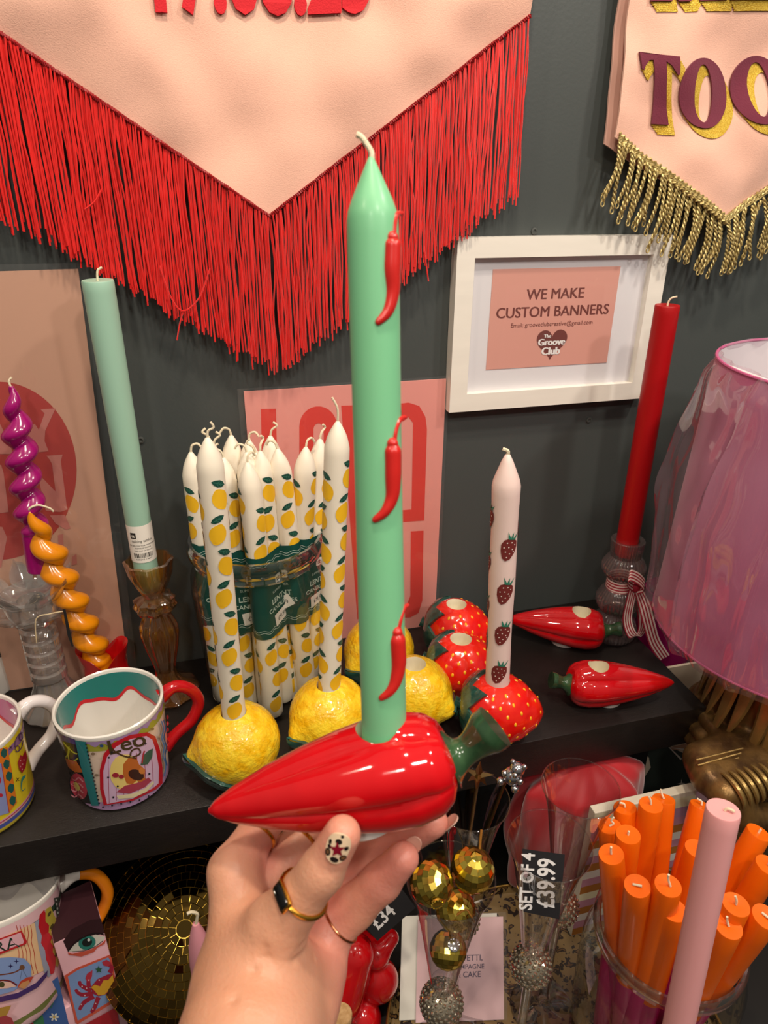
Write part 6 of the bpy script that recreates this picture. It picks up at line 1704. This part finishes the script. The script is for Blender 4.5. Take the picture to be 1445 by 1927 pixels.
part(MB().slab([(-0.185, 0.02), (0.93, 0.02), (0.93, 1.03), (-0.185, 1.03)], lambda a, b: cf_(a, b, -0.0012), lambda a, b: cf_(a, b, -0.0028)), 'paper', mat('envelope_white', '#d8d6cc', 0.7), ev, smooth=False)

# ================================================================== RED CUSHION, RED ORNAMENT, PRICE TAG, BOTTLE
qc = Vector((0.425, 0.575, TZ + 0.0005)); M_velv = mat('red_velvet', '#a80f1a', 0.55, sheen=0.5, vary=0.15, vscale=12)
mb = MB()
def cush(j, i):
    a = 2 * PI * i / 96; q = j / 40; z_ = 0.235 * q
    r_ = 0.072 * (0.82 + 0.30 * math.sin(PI * (0.15 + 0.75 * q))) * (0.25 + 0.75 * min(1, (1.001 - q) * 9) ** 0.5) * (0.6 + 0.4 * min(1, q * 12) ** 0.5)
    r_ *= 1 + 0.06 * math.sin(7 * a + 3 * q) * (0.4 + q) + 0.04 * math.sin(13 * a - 5 * q) + 0.06 * noise.noise((math.cos(a) * 2, math.sin(a) * 2, q * 3))
    return (r_ * math.cos(a) * 1.1, r_ * math.sin(a) * 0.72, z_)
mb.grid(41, 96, cush, False, True, flip=True)
b0 = 0; mb.f.append(tuple(range(96))[::-1]); mb.mi.append(0); mb.f.append(tuple(40 * 96 + k_ for k_ in range(96))); mb.mi.append(0)
tag(mb.build('velvet_cushion', M_velv, ang=70, M=upright(qc)), 'crumpled red velvet cushion standing under the shelf behind the flutes', 'cushion')
oR = thing('red_ornament', 'glossy red ceramic ornament with rounded folds, below the hand', 'ornament', Zp(690, 1935, TZ) )
W_ = lambda u, v, d_: np.array(Dp(u, v, d_))
def orn(X):
    f = cone_sdf(X, W_(668, 1795, 0.795), W_(640, 1880, 0.80), 0.022, 0.026)
    f = np.minimum(f, smin(cone_sdf(X, W_(655, 1745, 0.815), W_(708, 1800, 0.815), 0.012, 0.013), cone_sdf(X, W_(708, 1800, 0.815), W_(735, 1765, 0.825), 0.013, 0.010), 0.008))
    f = smin(f, ell_sdf(X, W_(712, 1845, 0.825), np.eye(3), (0.024, 0.022, 0.030)), 0.003)
    f = smin(f, ell_sdf(X, W_(680, 1920, 0.825), np.eye(3), (0.024, 0.024, 0.030)), 0.003)
    f = smin(f, ell_sdf(X, W_(620, 1860, 0.85), np.eye(3), (0.040, 0.026, 0.045)), 0.004)
    return f
cO = np.array(Dp(680, 1840, 0.82))
Vo, Fo = nets(orn, cO - 0.105, cO + 0.10, 0.0026)
Vo = [(x, y, max(z, TZ + 0.0006)) for x, y, z in Vo]
part(MB().add(Vo, Fo), 'ornament_body', M_redc, oR, ang=180)
tgd = thing('price_tag', 'black card price tag with a white handwritten price on the red ornament', 'tag', Dp(730, 1720, 0.775))
cq = [(683, 1738), (710, 1771), (782, 1708), (750, 1664)]
ct = lambda u, v, o=0.0: Dp(u, v, 0.775 - o)
part(MB().slab(cq, ct, lambda u, v: ct(u, v, -0.0008)), 'card', M_card, tgd, smooth=False)
mb = MB(); card_text(mb, '£34', ct, (711, 1750), (746, 1717), 1.1, 0.02); part(mb, 'handwriting', M_chalk, tgd, smooth=False)
bt = Zp(641, 1985, TZ + 0.0005); bt = Vector((Dp(641, 1912, 0.745).x, Dp(641, 1912, 0.745).y, TZ + 0.0005)); bh = Dp(641, 1905, 0.745).z - TZ
t = thing('corked_bottle', 'small corked glass bottle at the bottom edge, right of the wrist', 'bottle', upright(bt))
MB().lathe([(0, 0), (0.020, 0), (0.022, 0.004), (0.022, bh * 0.55), (0.016, bh * 0.72), (0.0128, bh * 0.80), (0.0128, bh * 0.90), (0.0145, bh * 0.91), (0.0145, bh * 0.93)], 40).build('glass_body', M_jar, t)
MB().lathe([(0, bh * 0.82), (0.0112, bh * 0.82), (0.0125, bh * 0.985), (0.0118, bh), (0, bh)], 32).build('cork', mat('cork', '#b68d5c', 0.85, bump=1.0, bscale=300, col2='#c9a272', vscale=220), t)

# ================================================================== MIRROR DISC AND SMALL PINK CANDLE
dc = Dp(347, 1748, 0.795); nz_ = (CAM - dc).normalized(); nz_ = (nz_ + Vector((-0.06, 0.05, 0.02))).normalized()
Md = nz_.to_track_quat('Z', 'Y').to_matrix().to_4x4(); Md.translation = dc
t = thing('mirror_disc', 'large round mirror tiled dome in bronze and gold, leaning behind the wrist', 'mirror ornament', Md)
M_dtile = mat('bronze_mirror', '#6a5428', 0.06, metal=1.0); M_dgold = mat('gold_grout', '#c9a245', 0.25, metal=1.0)
mb = MB(); rs = random.Random(9); NR = 11; RD = 0.100
def dome(r_): return 0.052 * math.sqrt(max(0, 1 - (r_ / (RD * 1.06)) ** 2)) - 0.052
for j in range(NR):
    ra, rb2 = 0.010 + (RD - 0.010) * j / NR, 0.010 + (RD - 0.010) * (j + 1) / NR; nn = 10 + 5 * j; ph = rs.random()
    for i in range(nn):
        t0, t1 = 2 * PI * (i + ph) / nn, 2 * PI * (i + ph + 1) / nn
        V = [Vector((r_ * math.cos(a), r_ * math.sin(a), dome(r_))) for r_, a in ((ra, t0), (rb2, t0), (rb2, t1), (ra, t1))]
        c_ = sum(V, Vector()) / 4; tl = (rs.gauss(0, 0.06), rs.gauss(0, 0.06))
        V = [c_ + (v_ - c_) * 0.93 + Vector((0, 0, 0.0012 + (v_.x - c_.x) * tl[0] + (v_.y - c_.y) * tl[1])) for v_ in V]
        mb.add(V, [(0, 1, 2, 3)])
mb.add([Vector((0.009 * math.cos(a), 0.009 * math.sin(a), 0.0015)) for a in np.linspace(0, 2 * PI, 13)[:-1]], [tuple(range(12))])
mb.build('mirror_tiles', M_dtile, t, smooth=False)
mb = MB()
mb.grid(NR + 2, 80, lambda j, i: (lambda r_, a: (r_ * math.cos(a), r_ * math.sin(a), dome(r_) - 0.0006))(min(RD, 0.0001 + (RD) * j / (NR + 1)), 2 * PI * i / 80), False, True)
for j in range(1, NR + 1):
    r_ = 0.010 + (RD - 0.010) * j / NR
    mb.tube([(r_ * math.cos(a), r_ * math.sin(a), dome(r_) + 0.0006) for a in np.linspace(0, 2 * PI, 97)[:-1]], 0.00055, 5, close=True, up=(0, 0, 1))
mb.grid(2, 80, lambda j, i: (RD * math.cos(2 * PI * i / 80), RD * math.sin(2 * PI * i / 80), dome(RD) - 0.0006 - 0.012 * j), False, True)
mb.add([(RD * math.cos(a), RD * math.sin(a), dome(RD) - 0.0126) for a in np.linspace(0, 2 * PI, 81)[:-1]], [tuple(range(80))[::-1]])
mb.build('dome_back', M_dgold, t)
pb_ = Vector(Dp(372, 1745, 0.68)); B = Vector((pb_.x, pb_.y, TZ + 0.0008)); T = Dp(368, 1738, 0.68)
L = (T - B).length; t = thing('taper_candle', 'pink pointed candle showing just left of the wrist in front of the mirror dome', 'candle', stand(B, T))
MB().lathe([(0, 0), (0.013, 0), (0.0135, 0.002), (0.0125, L * 0.76), (0.0105, L * 0.87), (0.0065, L * 0.95), (0.003, L), (0, L)], 36).build('wax_body', wax('pink_taper', '#e39aa6'), t)
wick([(0, 0, L - 0.002), (0.002, 0, L + 0.006), (0.003, 0, L + 0.013), (-0.002, 0, L + 0.018), (-0.006, 0, L + 0.018)], root=t, r=0.0016)

# ================================================================== LOWER LEFT: MUG AND GIFT BOXES
z6 = lambda x, y: (x / 5.892, 1600 + y / 5.892)
axq = Vector((0.004, 0.044, 0.119)).normalized()
Bq = Vector((-0.213, 0.5364, 0.9052)); Cq = Bq + Vector((-0.058, -0.004, 0.0))
xq = Vector((1, 0, 0)); xq = (xq - axq * xq.dot(axq)).normalized(); yq = axq.cross(xq)
VM = Matrix((xq, yq, axq)).transposed().to_4x4(); VM.translation = Cq
q0, q1, qh = 0.0580, 0.0645, 0.126
t = mug('painted mug with orange handle tilted under the shelf, its rim cut by the shelf edge', VM, q0, q1, qh, mat('paint_pinkish', '#dfb6bd', 0.2, coat=0.4), mat('paint_orange_handle', '#e88510', 0.16, coat=0.6), 0.35,
        mat('paint_grey_in', '#cfcac6', 0.25, coat=0.3), mat('paint_grey_in2', '#c6c1be', 0.25), handle_white=True, hw=1.25)
A = Art(lambda u, v, e: cone_hit(u, v, VM, q0, q1, qh, e), z6, 4)
Rv = lambda z: q0 + (q1 - q0) * z / qh
wave_band(A, Rv, qh - 0.026, qh - 0.018, 0.0014, 14, '#2d4536', 0.0003); wave_band(A, Rv, qh - 0.0262, qh - 0.024, 0.0014, 14, '#2d4536', 0.0003)
wave_band(A, Rv, 0.010, 0.016, 0.0012, 12, '#6f7440', 0.0003)
A.k = 6
A.poly([(-60, 1010), (390, 800), (420, 1000), (500, 1330), (300, 1420), (-60, 1520)], '#e3bd92')
for q in range(5): A.line([(300 + q * 40 - 120, 830 + 0 * q), (322 + q * 38 - 120, 930), (300 + q * 42 - 120, 1020), (330 + q * 42 - 120, 1130), (330 + q * 45 - 120, 1250), (360 + q * 45 - 120, 1370)], 7, '#b3402f')
A.poly([(385, 800), (440, 760), (520, 1050), (600, 1350), (540, 1410), (490, 1350), (430, 1080)], '#9aa0b4')
A.poly([(440, 720), (490, 660), (515, 720), (505, 790), (545, 830), (540, 910), (575, 960), (560, 1020), (590, 1060), (585, 1130), (620, 1190), (615, 1270), (600, 1360), (560, 1380), (545, 1290), (510, 1210), (500, 1110), (455, 1030), (465, 950), (425, 850)], '#bd1f28')
A.poly([(505, 660), (560, 620), (620, 760), (650, 960), (680, 1180), (640, 1300), (615, 1270), (620, 1190), (585, 1130), (590, 1060), (560, 1020), (575, 960), (540, 910), (545, 830), (505, 790)], '#b5a33d')
for x, y in ((548, 705), (575, 845), (592, 960), (612, 1055), (630, 1150)): A.dot(x, y, 14, '#4f4420', 36, rot=0.5)
A.poly([(600, 530), (640, 520), (690, 800), (720, 1160), (695, 1180), (660, 900)], '#39423c')
for q in range(13): A.dot(622 + q * 7.2, 550 + q * 48, 8, '#aab3a8', 14)
A.poly([(-60, 1000), (240, 890), (300, 1010), (290, 1040), (-60, 1180)], '#b8262c').poly([(-60, 1020), (228, 912), (266, 1015), (255, 1035), (-60, 1150)], '#dba9b4')
A.text('LIBRA', (-330, 1230), (225, 1068), '#26352c', 0.0, 0.75)
A.poly([(-60, 1200), (120, 1185), (270, 1200), (345, 1280), (350, 1420), (150, 1560), (-60, 1620)], '#7d94c4')
for x, y in ((118, 1285), (182, 1232)): A.poly([(x + (34 if q % 2 == 0 else 9) * math.cos(q * PI / 4), y + (34 if q % 2 == 0 else 9) * math.sin(q * PI / 4)) for q in range(8)], '#2a2350')
A.line([(-60, 1385), (60, 1375), (170, 1350), (250, 1300)], 14, '#6b3a28').dot(245, 1300, 30, '#6d4a34').line([(245, 1320), (220, 1440)], 5, '#5a6d8e').line([(250, 1320), (300, 1410)], 5, '#5a6d8e')
A.poly([(-60, 1470), (30, 1450), (120, 1465), (180, 1510), (80, 1530), (-60, 1540)], '#d9b3a4').dot(20, 1490, 32, '#4c4a2c').line([(-60, 1460), (30, 1442), (120, 1455), (190, 1500)], 16, '#6e2420')
A.poly([(190, 1520), (230, 1450), (300, 1410), (375, 1400), (330, 1470), (270, 1535)], '#b3432e').poly([(205, 1520), (240, 1470), (320, 1440), (330, 1470), (270, 1535)], '#c08a5a')
A.poly([(-60, 1640), (200, 1580), (400, 1470), (530, 1330), (520, 1400), (420, 1520), (200, 1640), (-60, 1700)], '#453068')
A.build(t)
# gift boxes
al = math.radians(17)
def plane_hit(p0, nrm): return lambda u, v, e=0.0: (lambda r_: CAM + r_ * ((Vector(p0) + Vector(nrm) * e - CAM).dot(nrm) / r_.dot(nrm)))(ray(u, v))
e0 = Dp(194, 1745, 0.739); wv3 = Vector((-math.cos(al), -math.sin(al), 0)); nv3 = Vector((math.sin(al), -math.cos(al), 0))
ztopA = Dp(184, 1724, 0.739).z
t = thing('gift_box', 'pink gift box painted with an eye and a red crab, right of the tilted mug', 'gift box', Vector((e0.x, e0.y, TZ + 0.0005)))
Mx = Matrix((-wv3, -nv3, Vector((0, 0, 1)))).transposed().to_4x4(); Mx.translation = Vector((e0.x, e0.y, TZ + 0.0006))
mb = MB().box((-0.047, 0, 0), (0, 0.055, ztopA - TZ - 0.0006), 0.0015, 0, Mx)
hb2 = ztopA - TZ - 0.0006
mb.box((-0.0465, 0.0005, hb2 - 0.0005), (-0.0005, 0.0545, hb2 + 0.0004), 0, 1, Mx)  # thin sheet over the box top, coloured much darker than the pink sides
part(mb, 'carton', [flat('box_pink', '#e5b2bc', 0.4), flat('box_top_dark', '#35191f', 0.4)], t)
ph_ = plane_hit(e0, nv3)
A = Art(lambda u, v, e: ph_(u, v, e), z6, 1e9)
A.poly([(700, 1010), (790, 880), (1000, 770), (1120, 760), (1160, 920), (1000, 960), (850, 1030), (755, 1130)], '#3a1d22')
A.poly([(755, 1125), (830, 1040), (930, 975), (1060, 935), (1165, 960), (1150, 1000), (1080, 1060), (960, 1105), (830, 1120)], '#ded9cc')
A.dot(965, 1025, 98, '#2f8074', 78, rot=-0.3).dot(965, 1022, 58, '#1a2220', 46, rot=-0.3).dot(985, 995, 17, '#d8dcd6')
A.line([(755, 1120), (840, 1020), (940, 960), (1060, 920), (1160, 940)], 14, '#221618').line([(800, 1125), (930, 1115), (1050, 1070), (1140, 1005)], 7, '#2a1a1a')
A.poly([(750, 1130), (800, 1150), (1000, 1105), (1120, 1040), (1175, 990), (1160, 1040), (1080, 1080), (1040, 1130), (960, 1160), (900, 1180), (830, 1170), (760, 1160)], '#cf5a45')
A.poly([(712, 1392), (860, 1300), (1215, 1160), (1235, 1190), (1320, 1640), (1290, 1670), (860, 1930), (835, 1910), (780, 1650)], '#d45a42')
A.poly([(752, 1400), (860, 1330), (1200, 1188), (1215, 1210), (1292, 1630), (880, 1880), (862, 1890), (800, 1640)], '#7f9bcb')
for p in ([(1010, 1560), (900, 1500), (880, 1450)], [(1030, 1590), (900, 1600), (835, 1545)], [(1040, 1620), (930, 1690), (880, 1770)], [(1090, 1630), (1050, 1740), (1010, 1800)], [(1180, 1560), (1240, 1560), (1275, 1540)], [(985, 1520), (980, 1460), (985, 1400)], [(1215, 1360), (1240, 1300), (1190, 1260)]):
    A.line(p, [52, 50, 48, 46, 44, 42, 40, 36, 30][:9] if len(p) == 3 else 40, '#a02038')
A.poly([(945, 1420), (965, 1370), (1025, 1330), (1020, 1400), (990, 1460), (960, 1450)], '#b83244').poly([(1130, 1240), (1180, 1215), (1240, 1250), (1200, 1290), (1150, 1280)], '#b83244')
A.poly([(1005, 1520), (1080, 1430), (1190, 1380), (1250, 1370), (1275, 1440), (1240, 1530), (1170, 1600), (1090, 1620), (1030, 1590)], '#a02038')
A.poly([(1010, 1520), (1050, 1490), (1110, 1510), (1150, 1440), (1200, 1440), (1250, 1380), (1262, 1450), (1220, 1540), (1160, 1600), (1090, 1610), (1050, 1560)], '#d8a32c')
for x, y in ((985, 1440), (910, 1510), (880, 1560), (940, 1610), (900, 1710), (1060, 1700), (1030, 1760), (1100, 1440), (960, 1530)): A.dot(x, y, 8, '#e6c0c4')
A.poly([(1095 + (44 if q % 2 == 0 else 18) * math.cos(q * PI / 5 - 0.4), 1325 + (44 if q % 2 == 0 else 18) * math.sin(q * PI / 5 - 0.4)) for q in range(10)], '#2d5a3a')
A.poly([(890, 1960), (1290, 1740), (1345, 2050), (900, 2060)], '#b5202c')
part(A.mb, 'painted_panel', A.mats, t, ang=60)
t = thing('gift_box', 'low gift box with blue daisy strip and green and red stripes, below the mug', 'gift box', Vector((e0.x - 0.08, e0.y - 0.02, TZ + 0.0005)))
mb = MB().box((-0.106, 0, 0), (-0.048, 0.055, 0.086), 0.0015, 0, Mx)
part(mb, 'carton', flat('box_pink', '#e5b2bc', 0.4), t)
A = Art(lambda u, v, e: ph_(u, v, e), z6, 1e9)
A.poly([(255, 1700), (330, 1660), (640, 1400), (660, 1480), (720, 1750), (780, 2000), (340, 2060)], '#3f64a6')
A.poly([(250, 1690), (315, 1650), (420, 2050), (340, 2060)], '#bf2c3c').poly([(310, 1650), (420, 1580), (520, 2040), (400, 2050)], '#3d8457')
A.line([(520, 1570), (580, 1600), (590, 1680), (560, 1750)], 12, '#3a7a52').poly([(470, 1650), (510, 1610), (550, 1660), (530, 1690), (490, 1680)], '#4a8a60')
for cx_, cy_ in ((545, 1545), (600, 1850)):
    for q in range(6): A.dot(cx_ + 34 * math.cos(q * PI / 3), cy_ + 28 * math.sin(q * PI / 3), 22, '#e2e2d8', 11, rot=q * PI / 3)
    A.dot(cx_, cy_, 14, '#d6a83a')
part(A.mb, 'painted_panel', A.mats, t, ang=60)
t = thing('gift_box', 'pink and yellow gift box under the tilted mug, at the bottom left corner', 'gift box', Vector((-0.30, 0.48, TZ + 0.0005)))
zB2 = 0.884
bx = MB().box((-0.36, 0.482, TZ + 0.0006), (-0.262, 0.56, zB2), 0.0015)
part(bx, 'carton', flat('box_pink', '#e5b2bc', 0.4), t)
ph2 = plane_hit((0, 0.482, 0), Vector((0, -1, 0)))
A = Art(lambda u, v, e: ph2(u, v, e), z6, 1e9)
A.poly([(-60, 1760), (125, 1720), (90, 1800), (20, 1920), (-60, 1960)], '#d8a64a').poly([(-40, 1860), (60, 1830), (130, 1860), (160, 1927), (-40, 2000)], '#c7525a')
part(A.mb, 'painted_panel', A.mats, t, ang=60)
